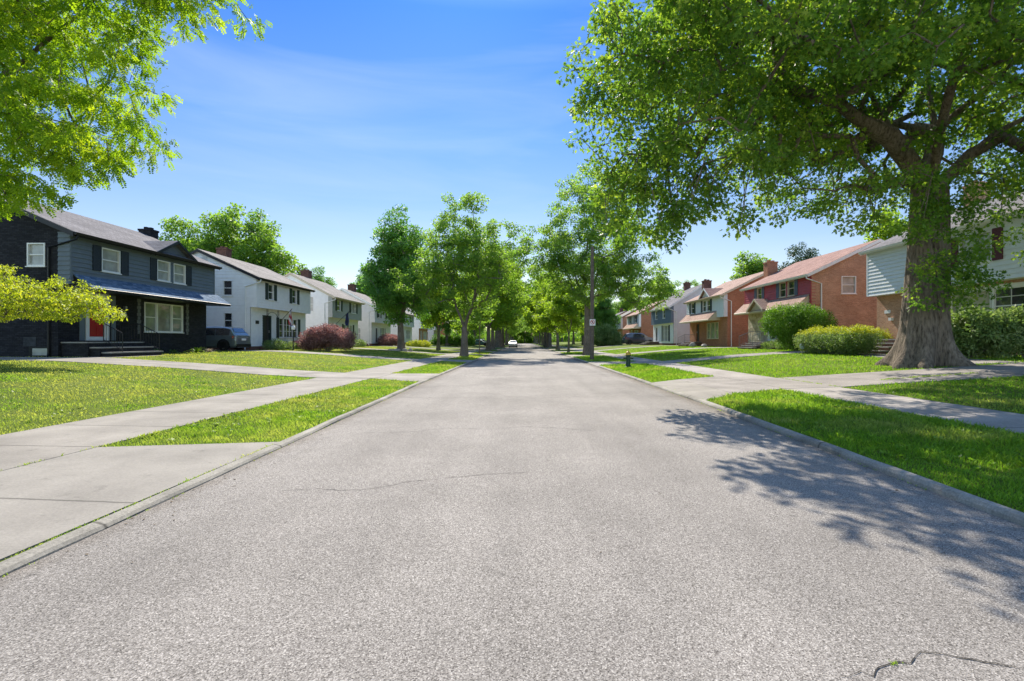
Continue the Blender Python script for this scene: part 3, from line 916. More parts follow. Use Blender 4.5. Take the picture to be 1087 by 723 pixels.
def house(name, label, sg, X, Y0, Y1, gz, eave, ridge, depth, zo, proj, first, second, gable, roof,
          f1=(), f2=(), gw=(), trim='white', gut='white', skirt=None, gablet=None, chim=None, door=None,
          group='houses along the street', detail=True, found='brownbrick', base_z=None):
    root = empty(name, (X, (Y0+Y1)/2, gz), label, 'house', group)
    zb = gz-.5
    mf1 = lambda a, d, z: (X - sg*d, a, z)
    Xf = X - sg*proj
    mf2 = lambda a, d, z: (Xf - sg*d, a, z)
    mg = lambda a, d, z: (X + sg*a, Y0 - d, z)
    h1 = [(w[0], w[1], w[2], w[3]) for w in f1]
    if door: h1.append((door[0], door[1], door[2], door[3]))
    h2 = [(w[0], w[1], w[2], w[3]) for w in f2]
    hg = [(w[0], w[1], w[2], w[3]) for w in gw]
    vr = depth/2
    # front lower wall
    mb = MB()
    z1 = zo
    if 'siding' in first or first == 'cream':
        siding(mb, mf1, lambda z: (Y0, Y1), gz+.25, z1, h1)
        mb.build('wall', M[first], root)
        fb = MB(); fb.mbox(mf1, Y0+.0, Y1-.0, -.3, .03, zb, gz+.25); fb.build('foundation', M[found], root)
    else:
        cells(mb, mf1, Y0, Y1, zb, z1, h1)
        mb.build('wall', M[first], root)
    # front upper wall
    mb = MB()
    if 'siding' in second or second == 'cream':
        siding(mb, mf2, lambda z: (Y0, Y1), z1, eave, h2)
    else:
        cells(mb, mf2, Y0, Y1, z1, eave, h2)
    mb.build('wall', M[second], root)
    if proj > 0:
        sb = MB(); sb.mbox(mf1, Y0+.004, Y1-.004, .004, proj-.004, z1+.002, z1+.06)
        sb.build('soffit', M[trim], root)
        for yy, dy in ((Y0, 1), (Y1, -1)):
            ck = MB()
            mm = (lambda a, d, z, yy=yy, dy=dy: (X - sg*a, yy - dy*d, z))
            siding(ck, mm, lambda z: (0.0, proj), z1, eave, [])
            ck.build('wall', M[second], root)
    # corner boards
    if detail and ('siding' in second or second == 'cream'):
        for ya_, yb_ in ((Y0-.02, Y0+.09), (Y1-.09, Y1+.02)):
            cb = MB(); cb.mbox(mf2, ya_, yb_, .0, .035, z1, eave-.05)
            cb.build('corner_board', M[second], root)
    # gable walls
    def lim(z):
        if z <= eave: return (0.0, depth)
        t = (z-eave)/(ridge-eave)
        return (-proj+(vr+proj)*t, depth-(depth-vr)*t)
    mb = MB()
    if 'siding' in gable or gable == 'cream':
        siding(mb, mg, lambda z: (0.0, depth), gz+.25, eave, hg)
        n = 14
        siding(mb, mg, lim, eave+1e-3, ridge-.02, [])
    else:
        cells(mb, mg, 0.0, depth, zb, eave, hg)
        mb.face([mg(-proj,0,eave), mg(depth,0,eave), mg(vr,0,ridge-.02)])
    mb.build('wall', M[gable], root)
    if 'siding' in gable or gable == 'cream':
        fb = MB(); fb.mbox(mg, .0, depth, -.3, .03, zb, gz+.25); fb.build('foundation', M[found], root)
    mb = MB()
    mg2 = lambda a, d, z: (X + sg*a, Y1 + d, z)
    mb.face([mg2(0,0,zb), mg2(depth,0,zb), mg2(depth,0,eave), mg2(vr,0,ridge-.02), mg2(-proj,0,eave), mg2(0,0,eave)])
    mb.face([(X+sg*depth,Y0,zb),(X+sg*depth,Y1,zb),(X+sg*depth,Y1,eave),(X+sg*depth,Y0,eave)])
    mb.build('wall', M[gable], root)
    # roof
    p1 = (ridge-eave)/(vr+proj); p2 = (ridge-eave)/(depth-vr)
    oh = .32; t = .13
    yA, yB = Y0-.16, Y1+.16
    A = (-proj-oh, eave-oh*p1); B = (vr, ridge); C = (depth+oh, eave-oh*p2)
    def ring(y): return [(X+sg*A[0], y, A[1]+.01), (X+sg*B[0], y, B[1]+.01), (X+sg*C[0], y, C[1]+.01),
                         (X+sg*C[0], y, C[1]+t), (X+sg*B[0], y, B[1]+t), (X+sg*A[0], y, A[1]+t)]
    mb = MB(); mb.prism(ring(yA), ring(yB))
    rf = mb.build('roof', M[roof], root)
    if detail:
        tb = MB()      # rake boards on the near gable
        for (P, Q) in ((A, B), (B, C)):
            y = yA-.035
            tb.hexa([(X+sg*P[0],y,P[1]-.10),(X+sg*Q[0],y,Q[1]-.10),(X+sg*Q[0],yA-.003,Q[1]-.10),(X+sg*P[0],yA-.003,P[1]-.10),
                     (X+sg*P[0],y,P[1]+t-.02),(X+sg*Q[0],y,Q[1]+t-.02),(X+sg*Q[0],yA-.003,Q[1]+t-.02),(X+sg*P[0],yA-.003,P[1]+t-.02)])
        tb.build('rake_board', M[gut], root)
        gb = MB()
        gx = X + sg*(A[0]-.003); gz_ = A[1]
        gb.prism([(gx, yA, gz_-.01),(gx-sg*.07, yA, gz_-.01),(gx-sg*.11, yA, gz_+.10),(gx, yA, gz_+.10)],
                 [(gx, yB, gz_-.01),(gx-sg*.07, yB, gz_-.01),(gx-sg*.11, yB, gz_+.10),(gx, yB, gz_+.10)])
        # soffit board
        gb.hexa([(X+sg*(-proj+.0),yA+.02,eave-.07),(gx+sg*.01,yA+.02,gz_-.07),(gx+sg*.01,yB-.02,gz_-.07),(X+sg*(-proj),yB-.02,eave-.07),
                 (X+sg*(-proj+.0),yA+.02,eave-.03),(gx+sg*.01,yA+.02,gz_-.012),(gx+sg*.01,yB-.02,gz_-.012),(X+sg*(-proj),yB-.02,eave-.03)])
        gb.build('gutter', M[gut], root)
        db = MB()
        x0 = gx - sg*.04; xw = X + sg*.35
        db.tube([(x0, Y0-.03, gz_-.02), (x0, Y0-.06, gz_-.18), (xw, Y0-.08, gz_-.55), (xw, Y0-.08, gz+.15), (xw-sg*.1, Y0-.25, gz+.02)], .045, 8)
        db.build('downspout', M['white' if gut != 'black' or 'white' in second else 'black'], root)
    for w in f2:
        window(root, mf2, w[0], w[1], w[2], w[3], w[4], trim if len(w) < 8 or not w[7] else w[7], w[5])
        if w[6]: shutters(root, mf2, w[0], w[1], w[2], w[3], w[6][0], which=w[6][1], w=w[6][2] if len(w[6]) > 2 else .42)
    for w in f1:
        window(root, mf1, w[0], w[1], w[2], w[3], w[4], trim if len(w) < 8 or not w[7] else w[7], w[5])
        if w[6]: shutters(root, mf1, w[0], w[1], w[2], w[3], w[6][0], which=w[6][1])
    for w in gw:
        window(root, mg, w[0], w[1], w[2], w[3], w[4], 'white', w[5])
    if skirt:
        pj, zt, zl, ya, yb, mat, fas = skirt
        def sr(y): return [(Xf+sg*.0, y, zt), (X-sg*pj, y, zl+.10), (X-sg*pj, y, zl), (X+sg*.0, y, zl), (X, y, zo+.05) if zo < zt else (X, y, zt-.02)]
        mb = MB()
        P = [(Xf, zt), (X-sg*pj, zl+.09), (X-sg*pj, zl+.06), (Xf, zt-.06)]
        mb.prism([(x, ya, z) for x, z in P], [(x, yb, z) for x, z in P])
        mb.build('porch_roof', M[mat], root)
        mb = MB()
        P = [(Xf-sg*.003, zt-.065), (X-sg*(pj+.03), zl+.055), (X-sg*(pj+.03), zl-.06), (X-sg*.003, zl-.03), (X-sg*.003, min(zo-.004, zt-.1)), (Xf-sg*.003, min(zo-.004, zt-.1))]
        mb.prism([(x, ya+.01, z) for x, z in P], [(x, yb-.01, z) for x, z in P])
        mb.build('porch_soffit', M[fas], root)
    if gablet:
        ya, yb, za, zap, back, mat, wmat, fas, fx = gablet
        ym = (ya+yb)/2; xf = X - sg*fx
        o_ = .18
        mb = MB()
        slope = (zap-za)/(ym-ya)
        def rg(x): return [(x, ya-o_, za-o_*slope), (x, ym, zap), (x, yb+o_, za-o_*slope), (x, yb+o_, za-o_*slope+.10), (x, ym, zap+.11), (x, ya-o_, za-o_*slope+.10)]
        mb.prism(rg(xf-sg*.28), rg(xf+sg*back))
        mb.build('gablet_roof', M[mat], root)
        mb = MB()
        mb.prism([(xf, ya, za-.02), (xf, yb, za-.02), (xf, ym, zap-.02)], [(xf+sg*back*.4, ya, za-.02), (xf+sg*back*.4, yb, za-.02), (xf+sg*back*.4, ym, zap-.02)])
        mb.build('gablet_wall', M[wmat], root)
        mb = MB()
        for y0_, z0_, y1_, z1_ in ((ya-o_, za-o_*slope, ym, zap), (ym, zap, yb+o_, za-o_*slope)):
            x = xf-sg*.283; x2 = xf-sg*.315
            mb.hexa([(x,y0_,z0_-.06),(x,y1_,z1_-.06),(x2,y1_,z1_-.06),(x2,y0_,z0_-.06),(x,y0_,z0_+.10),(x,y1_,z1_+.11),(x2,y1_,z1_+.11),(x2,y0_,z0_+.10)])
        mb.build('gablet_trim', M[fas], root)
    if chim:
        v, y, wv, wy, zt, mat, z_b = chim
        mb = MB(); x = X+sg*v
        mb.box(x-wv/2, x+wv/2, y-wy/2, y+wy/2, z_b, zt)
        mb.box(x-wv/2-.04, x+wv/2+.04, y-wy/2-.04, y+wy/2+.04, zt+.002, zt+.12)
        mb.box(x-wv*.3, x-wv*.05, y-.12, y+.12, zt+.122, zt+.3)
        mb.box(x+wv*.08, x+wv*.33, y-.12, y+.12, zt+.122, zt+.26)
        mb.build('chimney', M[mat], rf)
    if door:
        a0, a1, z0, z1_, mat, fmat = door[:6]
        mb = MB()
        mb.mbox(mf1, a0+.10, a1-.10, -.10, -.07, z0+.04, z1_-.12)
        w = a1-a0-.2
        for i in range(2):
            for j in range(3):
                aa = a0+.10+w*(.12+.42*i); zz = z0+.2+(z1_-z0-.4)*j/3
                mb.mbox(mf1, aa, aa+w*.32, -.069, -.055, zz, zz+(z1_-z0-.4)/3-.12)
        d = mb.build('door', M[mat], root)
        mb = MB()
        mb.mbox(mf1, a0-.02, a0+.10, -.1, .05, z0, z1_); mb.mbox(mf1, a1-.10, a1+.02, -.1, .05, z0, z1_)
        mb.mbox(mf1, a0+.10, a1-.10, -.1, .05, z1_-.12, z1_); mb.mbox(mf1, a0+.1, a1-.1, -.1, .04, z0, z0+.035)
        if len(door) > 6:
            mb.mbox(mf1, a0+.10, a0+.2, -.03, .01, z0+.04, z1_-.12); mb.mbox(mf1, a1-.2, a1-.10, -.03, .01, z0+.04, z1_-.12)
            mb.mbox(mf1, a0+.2, a1-.2, -.03, .01, z0+.04, z0+.18); mb.mbox(mf1, a0+.2, a1-.2, -.03, .01, z1_-.24, z1_-.12)
        mb.build('door_frame', M[fmat], root)
        mb = MB(); mb.mbox(mf1, a1-.2, a1-.16, -.06, -.0, z0+.95, z0+1.15); mb.build('handle', M['chrome'], d)
    return root, mf1, mf2, mg, rf

def steps(root, sg, X, ya, yb, ztop, zbot, n, d0, run=.33, mat='step', side='step_brick', grow=0.0):
    h = (ztop-zbot)/n
    mb = MB(); tb = MB()
    for i in range(n):
        zt = ztop-i*h; xo = X-sg*(d0+run*i)
        x0 = X-sg*.006 if i == 0 else X-sg*(d0+run*(i-1)); 
        y1, y2 = ya+grow*i, yb+grow*i*.7
        a, b = sorted((x0, xo))
        mb.box(a, b, y1, y2, zbot-.3, zt-.06)
        a2, b2 = sorted((x0+sg*.0, xo-sg*.04))
        tb.box(a2, b2, y1-.04, y2+.04, zt-.058, zt)
    mb.build('stoop', M[side], root); tb.build('tread', M[mat], root)

def railing(root, pts, h, mat='iron', n=None):
    mb = MB()
    for a, b in zip(pts[:-1], pts[1:]):
        a, b = Vector(a), Vector(b)
        up = Vector((0,0,h))
        mb.tube([a+up, b+up], .022, 6); mb.tube([a+Vector((0,0,.1)), b+Vector((0,0,.1))], .014, 6)
        k = max(2, int((b-a).length/.13))
        for i in range(k+1):
            p = a.lerp(b, i/k)
            r = .02 if i in (0, k) else .009
            mb.tube([p, p+up*(1.03 if i in (0, k) else 1)], r, 5)
    mb.build('railing', M[mat], root)

W = lambda a0, a1, z0, z1, kind='dh', pane='glass', sh=None, fr=None: (a0, a1, z0, z1, kind, pane, sh, fr)

# ---- dark house
h1, f1, f2, g1, rf1 = house('house', 'dark painted brick house with slate siding and a red front door', -1, -20.1, 21.6, 31.7, .76, 6.2, 8.25, 8.4, 3.95, .5,
    'darkbrick', 'slate_siding', 'darkbrick', 'roof_grey',
    f1=[W(26.5, 29.5, 1.97, 3.55, 'pic3', 'blind2')],
    f2=[W(23.2, 24.28, 4.74, 5.84, 'dh', 'blind', ('darkblue', 'both', .46)), W(26.72, 27.72, 4.74, 5.84, 'dh', 'blind', ('darkblue', 'near', .46)),
        W(27.98, 28.98, 4.74, 5.84, 'dh', 'blind', ('darkblue', 'far', .46))],
    gw=[W(.55, 1.33, 4.72, 5.72, 'dh', 'blind')], gut='black', trim='white',
    skirt=(1.35, 4.42, 3.74, 21.75, 32.0, 'roof_blue', 'black'),
    gablet=(26.4, 29.6, 6.12, 6.98, 2.2, 'roof_grey', 'slate_siding', 'black', .5),
    chim=(4.0, 32.15, .75, .7, 8.5, 'darkbrick', .7),
    door=(22.95, 24.2, 1.5, 3.72, 'reddoor', 'white', True))
steps(h1, -1, -20.1, 21.75, 24.9, 1.44, .76, 3, 1.15, .42, side='darkbrick', grow=.12)
railing(h1, [(-18.98, 24.8, 1.44), (-18.2, 25.0, .98)], .85)
railing(h1, [(-18.98, 22.6, 1.44), (-18.2, 22.7, .98)], .85)
railing(h1, [(-20.0, 24.8, 1.44), (-19.0, 24.8, 1.44)], .85)
Q_MAT = paint("grey_stone_block", (.16,.165,.17), .9, .3, 9)
for a in (26.05, 29.82):       # pale stone strips either side of the picture window
    mb = MB(); z = 1.85; k = 0
    while z < 3.6:
        w = .26 if k % 2 else .16
        mb.mbox(f1, a-(w-.16)/2, a+.16+(w-.16)/2, .002, .022, z, z+.17); z += .185; k += 1
    mb.build('quoin', Q_MAT, h1)
for a in (24.35, 22.62):
    mb = MB(); mb.mbox(f1, a, a+.26, .002, .04, 1.5, 3.7); mb.build('side_panel', M['slate_siding'], h1)
mb = MB(); mb.mbox(f1, 24.98, 25.28, .003, .02, 2.72, 2.88); mb.build('number_plaque', M['white'], h1)
mb = MB(); mb.mbox(f1, 25.08, 25.2, .01, .14, 3.02, 3.22); mb.build('porch_lamp', M['chrome'], h1)
mb = MB(); mb.mbox(g1, .35, 1.25, .002, .03, .80, 1.22); bw = mb.build('basement_window', M['black'], h1)
mb = MB(); mb.mbox(g1, .42, 1.08, .031, .04, .86, 1.16); mb.build('pane', M['blind'], bw)
mb = MB(); mb.mbox(g1, .95, 1.5, .003, .012, 1.25, 1.65); 
mb.build('reflected_sun_patch', paint("sunlit_brick_tint", (.055,.06,.068), .9, .5, 5), h1)  # lighter panel painting in sunlight reflected onto the dark gable brick

# ---- white colonial
h2, f1, f2, g1, rf2 = house('house', 'white colonial with grey roof and dark green shutters beside the dark house', -1, -20.0, 36.65, 45.95, .82, 6.15, 8.1, 7.6, 3.95, .42,
    'white_siding', 'white_siding', 'white_siding', 'roof_tan',
    f1=[W(40.9, 44.3, 1.75, 3.35, 'grid', 'glass', ('green_shut', 'both'))],
    f2=[W(38.35, 39.2, 4.65, 5.85, 'dh', 'glass', ('green_shut', 'both')), W(42.3, 43.2, 4.65, 5.85, 'dh', 'glass', ('green_shut', 'both'))],
    gw=[W(1.3, 2.0, 4.8, 5.92, 'dh', 'glass'), W(1.3, 1.95, 2.4, 3.55, 'dh', 'glass')],
    gut='black', chim=(4.3, 40.6, .8, .75, 8.85, 'brownbrick', 7.0), door=(38.35, 39.6, 1.15, 3.45, 'darkdoor', 'green_shut'), found='brownbrick')
mb = MB(); mb.mbox(g1, 3.15, 3.55, .03, .05, 7.15, 7.7)
for k in range(6): mb.mbox(g1, 3.19, 3.51, .051, .07, 7.2+k*.08, 7.24+k*.08)
mb.build('vent', M['ltgrey_siding'], h2)
# remap vent to trim height of gable is plain louvre
steps(h2, -1, -20.0, 38.0, 40.2, 1.1, .8, 2, .9, .35)
mb = MB()
for yy in (38.15, 39.85):
    for xx in (-19.55,):
        mb.tube([(xx, yy, 1.1), (xx, yy, 3.9)], .02, 6); mb.tube([(xx, yy+.16, 1.1), (xx, yy+.16, 3.9)], .015, 6)
        for k in range(13): mb.tube([(xx, yy, 1.15+k*.21), (xx, yy+.16, 1.3+k*.21)], .008, 4)
for i in range(8):
    t0, t1 = i/8*math.pi, (i+1)/8*math.pi
    mb.tube([(-19.55, 39.0-.85*math.cos(t0), 3.2+.5*math.sin(t0)), (-19.55, 39.0-.85*math.cos(t1), 3.2+.5*math.sin(t1))], .018, 5)
mb.build('trellis', M['iron'], h2)
railing(h2, [(-19.1, 40.1, 1.1), (-18.5, 41.6, .9)], .8)
mb = MB(); mb.mbox(f1, 37.3, 37.75, .03, .06, 2.75, 3.0); mb.build('number_plaque', M['darkdoor'], h2)

# ---- grey-green and white colonial
h3, f1, f2, g1, rf3 = house('house', 'white gabled colonial with a grey green front behind the purple maple', -1, -20.0, 51.3, 60.6, .84, 6.05, 8.35, 7.8, 3.9, .4,
    'cream', 'grey_siding', 'white_siding', 'roof_tan',
    f1=[W(55.6, 58.6, 1.7, 3.3, 'pic3', 'blind2', ('green_shut', 'both'))],
    f2=[W(52.6, 53.7, 4.65, 5.75, 'dh', 'glass', ('green_shut', 'both')), W(56.8, 58.6, 4.65, 5.75, 'pic3', 'glass', ('green_shut', 'both'))],
    gw=[W(1.5, 2.3, 4.5, 6.0, 'dh', 'blind')], gut='tan',
    chim=(4.3, 56.0, .9, .9, 9.2, 'brownbrick', 7.2), door=(53.0, 54.2, 1.2, 3.3, 'darkdoor', 'white'))
h4, f1, f2, g1, rf4 = house('house', 'light grey colonial with a pale gable, next beyond the grey green front', -1, -20.0, 66.0, 75.5, .86, 6.0, 8.3, 7.8, 3.9, .4,
    'cream', 'ltgrey_siding', 'ltgrey_siding', 'roof_tan',
    f1=[W(70, 73, 1.7, 3.3, 'pic3', 'blind2', None)], f2=[W(67.4, 68.6, 4.6, 5.7, 'dh', 'glass', ('green_shut', 'both')), W(71.6, 72.8, 4.6, 5.7, 'dh', 'glass', ('green_shut', 'both'))],
    gw=[W(1.4, 2.4, 4.5, 5.9, 'dh', 'blind'), W(1.4, 2.5, 1.6, 3.2, 'dh', 'blind')], gut='white',
    chim=(4.3, 71.0, .9, .9, 9.3, 'brownbrick', 7.2), door=(67.6, 68.8, 1.2, 3.3, 'darkdoor', 'white'))
farL = [(81, 90, 'white_siding', 'white_siding', 'white_siding', 'roof_tan', 'white sided colonial half hidden behind the dark leafy maple'),
        (96, 105, 'brick', 'white_siding', 'white_siding', 'roof_grey', 'white and brick colonial glimpsed past the maple trunk'),
        (112, 121, 'ltgrey_siding', 'ltgrey_siding', 'ltgrey_siding', 'roof_grey', 'pale grey colonial glimpsed behind the row of street trees'),
        (128, 137, 'brick2', 'cream', 'brick2', 'roof_tan', 'cream and brick colonial far down behind the street trees')]
for y0, y1, a, b_, c_, r_, lb in farL:
    house('house', lb, -1, -20, y0, y1, .9, 6.0, 8.2, 7.8, 3.85, .4, a, b_, c_, r_,
          f1=[W(y0+4.5, y0+7.5, 1.8, 3.3, 'pic3', 'blind2', None)], f2=[W(y0+1.5, y0+2.6, 4.6, 5.7, 'dh', 'glass', ('green_shut', 'both')), W(y0+5.8, y0+7, 4.6, 5.7, 'dh', 'glass', ('green_shut', 'both'))],
          gw=[W(1.6, 2.5, 4.5, 5.7, 'dh', 'glass')], door=(y0+1.5, y0+2.7, 1.3, 3.4, 'darkdoor', 'white'), detail=False,
          chim=(4.3, y1-2, .8, .8, 9.1, 'brownbrick', 7))

# ---- right side: pale siding over brick
hD, f1, f2, g1, rfD = house('house', 'pale blue sided house over brick with maroon shutters behind the giant oak', 1, 20.45, 17.2, 28.85, .84, 6.65, 8.9, 8.6, 4.03, .55,
    'brick', 'pale_siding', 'brick', 'roof_grey',
    f1=[W(20.2, 21.7, 2.2, 3.75, 'dhg', 'glass'), W(21.78, 23.9, 2.2, 3.75, 'plain', 'shade'), W(23.98, 24.7, 2.2, 3.75, 'dhg', 'glass')],
    f2=[W(21.15, 22.75, 4.9, 6.2, 'dh', 'blind', ('maroon', 'both', .46))],
    gut='white', chim=(4.3, 27.2, .8, .8, 9.9, 'brick', 8), door=(25.0, 26.15, 1.6, 3.7, 'darkdoor', 'white'))
steps(hD, 1, 20.45, 24.9, 27.2, 1.58, .80, 4, 1.35, .42, mat='step', side='step_brick')
mb = MB(); mb.mbox(f1, 27.75, 28.2, .003, .03, 3.02, 3.2); mb.build('number_plaque', M['white'], hD)
mb = MB(); mb.mbox(f1, 27.55, 27.75, .003, .14, 2.6, 2.76); mb.build('porch_lamp', M['white'], hD)
mb = MB()
for a in (20.25, 21.72, 23.93): mb.mbox(f1, a-.1, a+.0, .036, .06, 2.12, 3.85)
mb.mbox(f1, 20.1, 25.1, .036, .062, 3.752, 3.90); mb.build('window_casing', M['white'], hD)

# ---- red sided house
hE, f1, f2, g1, rfE = house('house', 'orange brick house with red siding and a rose shingled roof', 1, 20.0, 34.1, 44.3, .84, 6.08, 8.3, 8.6, 3.95, .3,
    'tanstone', 'red_siding', 'brick', 'roof_red',
    f1=[W(35.3, 37.6, 1.9, 3.4, 'grid', 'glass')],
    f2=[W(36.15, 37.1, 4.78, 5.88, 'dh', 'glass', ('blue_shut', 'near', .4), 'tan'), W(37.35, 38.3, 4.78, 5.88, 'dh', 'glass', ('blue_shut', 'far', .4), 'tan'),
        W(41.1, 41.95, 4.78, 5.88, 'dh', 'glass', ('blue_shut', 'both', .4), 'tan')],
    gw=[W(1.75, 2.75, 4.7, 5.9, 'dh', 'blind')], gut='white',
    skirt=(1.15, 4.72, 3.82, 34.3, 44.55, 'roof_red2', 'tan'),
    gablet=(39.0, 41.4, 3.98, 4.75, 1.0, 'roof_red2', 'tan', 'tan', 1.1),
    chim=(2.2, 44.75, .9, .75, 8.4, 'brick2', .7), door=(39.4, 40.6, 1.45, 3.5, 'darkdoor', 'white', True))
steps(hE, 1, 20.0, 39.0, 41.6, 1.4, .82, 4, 1.1, .33)
railing(hE, [(18.95, 41.5, 1.4), (18.0, 41.55, 1.0)], .85, 'rail_grey')
railing(hE, [(19.95, 41.5, 1.4), (18.95, 41.5, 1.4)], .85, 'rail_grey')
railing(hE, [(18.95, 39.1, 1.4), (18.0, 39.1, 1.0)], .85, 'rail_grey')
mb = MB(); mb.mbox(g1, -.29, .28, .004, .03, 3.97, 6.05); mb.build('corner_pier', M['brick'], hE)

# ---- brick house with gablet
hF, f1, f2, g1, rfF = house('house', 'brick house with white shingled upper storey and a small front gable', 1, 20.0, 48.8, 59.8, .86, 6.05, 8.35, 8.6, 3.85, .35,
    'brick2', 'pale_siding', 'brick2', 'roof_red2',
    f1=[W(51.0, 54.2, 1.7, 3.4, 'pic3', 'blind2', None, 'tan')],
    f2=[W(52.3, 53.3, 4.6, 5.8, 'dh', 'glass', ('green_shut', 'near')), W(53.5, 54.5, 4.6, 5.8, 'dh', 'glass', ('green_shut', 'far')), W(57.2, 58.3, 4.6, 5.8, 'dh', 'glass', ('green_shut', 'both'))],
    gut='tan', skirt=(1.2, 4.55, 3.6, 50.6, 60.0, 'roof_red2', 'tan'),
    gablet=(51.9, 55.1, 6.0, 7.0, 2.0, 'roof_red', 'pale_siding', 'white', .35),
    chim=(2.2, 60.3, .9, .75, 8.6, 'brownbrick', .7), door=(56.4, 57.6, 1.4, 3.5, 'darkdoor', 'brick2'))
steps(hF, 1, 20.0, 55.8, 58.6, 1.35, .84, 3, 1.1, .33)
railing(hF, [(18.95, 58.5, 1.35), (18.2, 58.5, 1.0)], .85, 'rail_grey')
railing(hF, [(19.95, 58.5, 1.35), (18.95, 58.5, 1.35)], .85, 'rail_grey')
hG, f1, f2, g1, rfG = house('house', 'white house with grey upper storey and tall dark shutters beyond the dark wagon', 1, 20.0, 66.2, 76.5, .88, 6.1, 8.9, 8.0, 3.85, .3,
    'white_siding', 'blue_siding', 'ltgrey_siding', 'roof_grey',
    f1=[W(68.3, 71.3, 1.4, 3.6, 'grid', 'glass', ('black', 'both'))], f2=[W(69, 70.2, 4.6, 5.8, 'dh', 'glass', None), W(73, 74.2, 4.6, 5.8, 'dh', 'glass', None)],
    gut='white', chim=(4.0, 73.0, .8, .8, 9.8, 'brownbrick', 8), door=(74.0, 75.2, 1.4, 3.5, 'darkdoor', 'white'))
steps(hG, 1, 20.0, 73.3, 75.9, 1.35, .86, 3, 1.4, .4)
farR = [(84.5, 94, 'brick2', 'white_siding', 'brick2', 'roof_red2', 'white sided house with salmon porch roof behind the dark wagon'),
        (100, 109.5, 'brick', 'cream', 'brick', 'roof_tan', 'cream and brick house glimpsed beside the utility pole'),
        (116, 125, 'brick2', 'ltgrey_siding', 'brick2', 'roof_grey', 'grey sided house glimpsed between the small bright trees'),
        (132, 141, 'ltgrey_siding', 'white_siding', 'white_siding', 'roof_grey', 'white house at the far end of the pole side of the street')]
for y0, y1, a, b_, c_, r_, lb in farR:
    house('house', lb, 1, 20, y0, y1, .9, 6.0, 8.3, 8, 3.85, .4, a, b_, c_, r_,
          f1=[W(y0+2, y0+5, 1.8, 3.3, 'pic3', 'glass', None)], f2=[W(y0+1.6, y0+3.0, 4.6, 5.8, 'dh', 'glass', ('green_shut', 'both')), W(y0+6, y0+7.2, 4.6, 5.8, 'dh', 'glass', ('green_shut', 'both'))],
          door=(y0+6.5, y0+7.7, 1.3, 3.4, 'darkdoor', 'white'), detail=False,
          skirt=(1.2, 4.5, 3.6, y0+.2, y1, 'roof_red2', 'tan') if y0 < 90 else None, chim=(4.3, y1-2, .8, .8, 9.2, 'brownbrick', 7))

# ------------------------------------------------------------------ trees
def grow(rng, chains, centres, step=.7, bias=.25, base=None, sag=0.0):
    """chains: list of (points, radii) for hand set limbs.  Returns segments for all clusters."""
    nodes = []; parent = []
    for pts in chains:
        pts = np.array(pts, float)
        start = None
        if nodes:
            A = np.array(nodes); start = int(np.argmin(((A-pts[0])**2).sum(1)))
        prev = start
        for i in range(len(pts)):
            if i == 0 and start is not None: continue
            if i == 0:
                nodes.append(pts[0]); parent.append(-1); prev = 0; continue
            seg = pts[i]-pts[i-1]; n = max(1, int(np.linalg.norm(seg)/.7))
            for k in range(1, n+1):
                p = pts[i-1]+seg*k/n + rng.normal(0, .04, 3)*(k < n)
                nodes.append(p); parent.append(prev); prev = len(nodes)-1
    b = np.array(base if base is not None else nodes[0], float)
    order = np.argsort(((centres-b)**2).sum(1))
    cap = len(nodes)+len(centres)*30
    A = np.zeros((cap, 3)); A[:len(nodes)] = nodes; n = len(nodes)
    zmin = b[2]
    cnode = np.zeros(len(centres), int)
    for ci in order:
        c = centres[ci]
        D = A[:n]-c
        d = np.sqrt((D**2).sum(1))
        db = np.sqrt(((A[:n]-b)**2).sum(1)); dc = np.linalg.norm(c-b)
        cost = d + bias*np.maximum(0, db-dc) + 3.0*(A[:n,2] < zmin-.3)
        j = int(np.argmin(cost))
        L = d[j]; k = max(1, int(L/step)); prev = j; p0 = A[j].copy()
        bend = rng.normal(0, .10, 3)*L; bend[2] += .12*L
        for s in range(1, k+1):
            t = s/k
            p = p0+(c-p0)*t + bend*np.sin(np.pi*t)*(s < k)
            A[n] = p; parent.append(prev); prev = n; n += 1
        cnode[ci] = prev
    return A[:n], np.array(parent), cnode

def tree_wood(rng, A, parent, cnode, r_top, r_min, expo=.58, rmax_cap=None):
    n = len(A); w = np.zeros(n)
    np.add.at(w, cnode, 1.0)
    for i in range(n-1, 0, -1):
        if parent[i] >= 0: w[parent[i]] += w[i]
    tot = w[0] if w[0] > 0 else 1
    rad = np.maximum(r_min, r_top*(w/tot)**expo)
    return rad

def tubes(A, parent, rad, skip=0, sides=6):
    """Array built branch tubes, one frustum per segment."""
    idx = np.array([i for i in range(len(A)) if parent[i] >= 0 and i >= skip])
    P = A[parent[idx]]; Q = A[idx]
    rp = np.minimum(rad[parent[idx]], rad[idx]*1.25); rq = rad[idx]
    t = Q-P; L = np.linalg.norm(t, axis=1, keepdims=True); L[L < 1e-6] = 1; t = t/L
    P = P - t*rp[:,None]*.3
    ref = np.where(np.abs(t[:,2:3]) > .9, np.array([[1.,0,0]]), np.array([[0,0,1.]]))
    u = np.cross(t, ref); u /= np.linalg.norm(u, axis=1, keepdims=True); v = np.cross(t, u)
    V = np.empty((len(idx), 2*sides, 3))
    for k in range(sides):
        a = 2*np.pi*k/sides
        dirn = u*np.cos(a)+v*np.sin(a)
        V[:,k] = P+dirn*rp[:,None]; V[:,sides+k] = Q+dirn*rq[:,None]
    F = []
    for k in range(sides):
        k2 = (k+1) % sides
        F.append([k, k2, sides+k2, sides+k])
    F = np.array(F)
    off = (np.arange(len(idx))*2*sides)[:,None,None]
    return V.reshape(-1, 3), (F[None]+off).reshape(-1, 4)

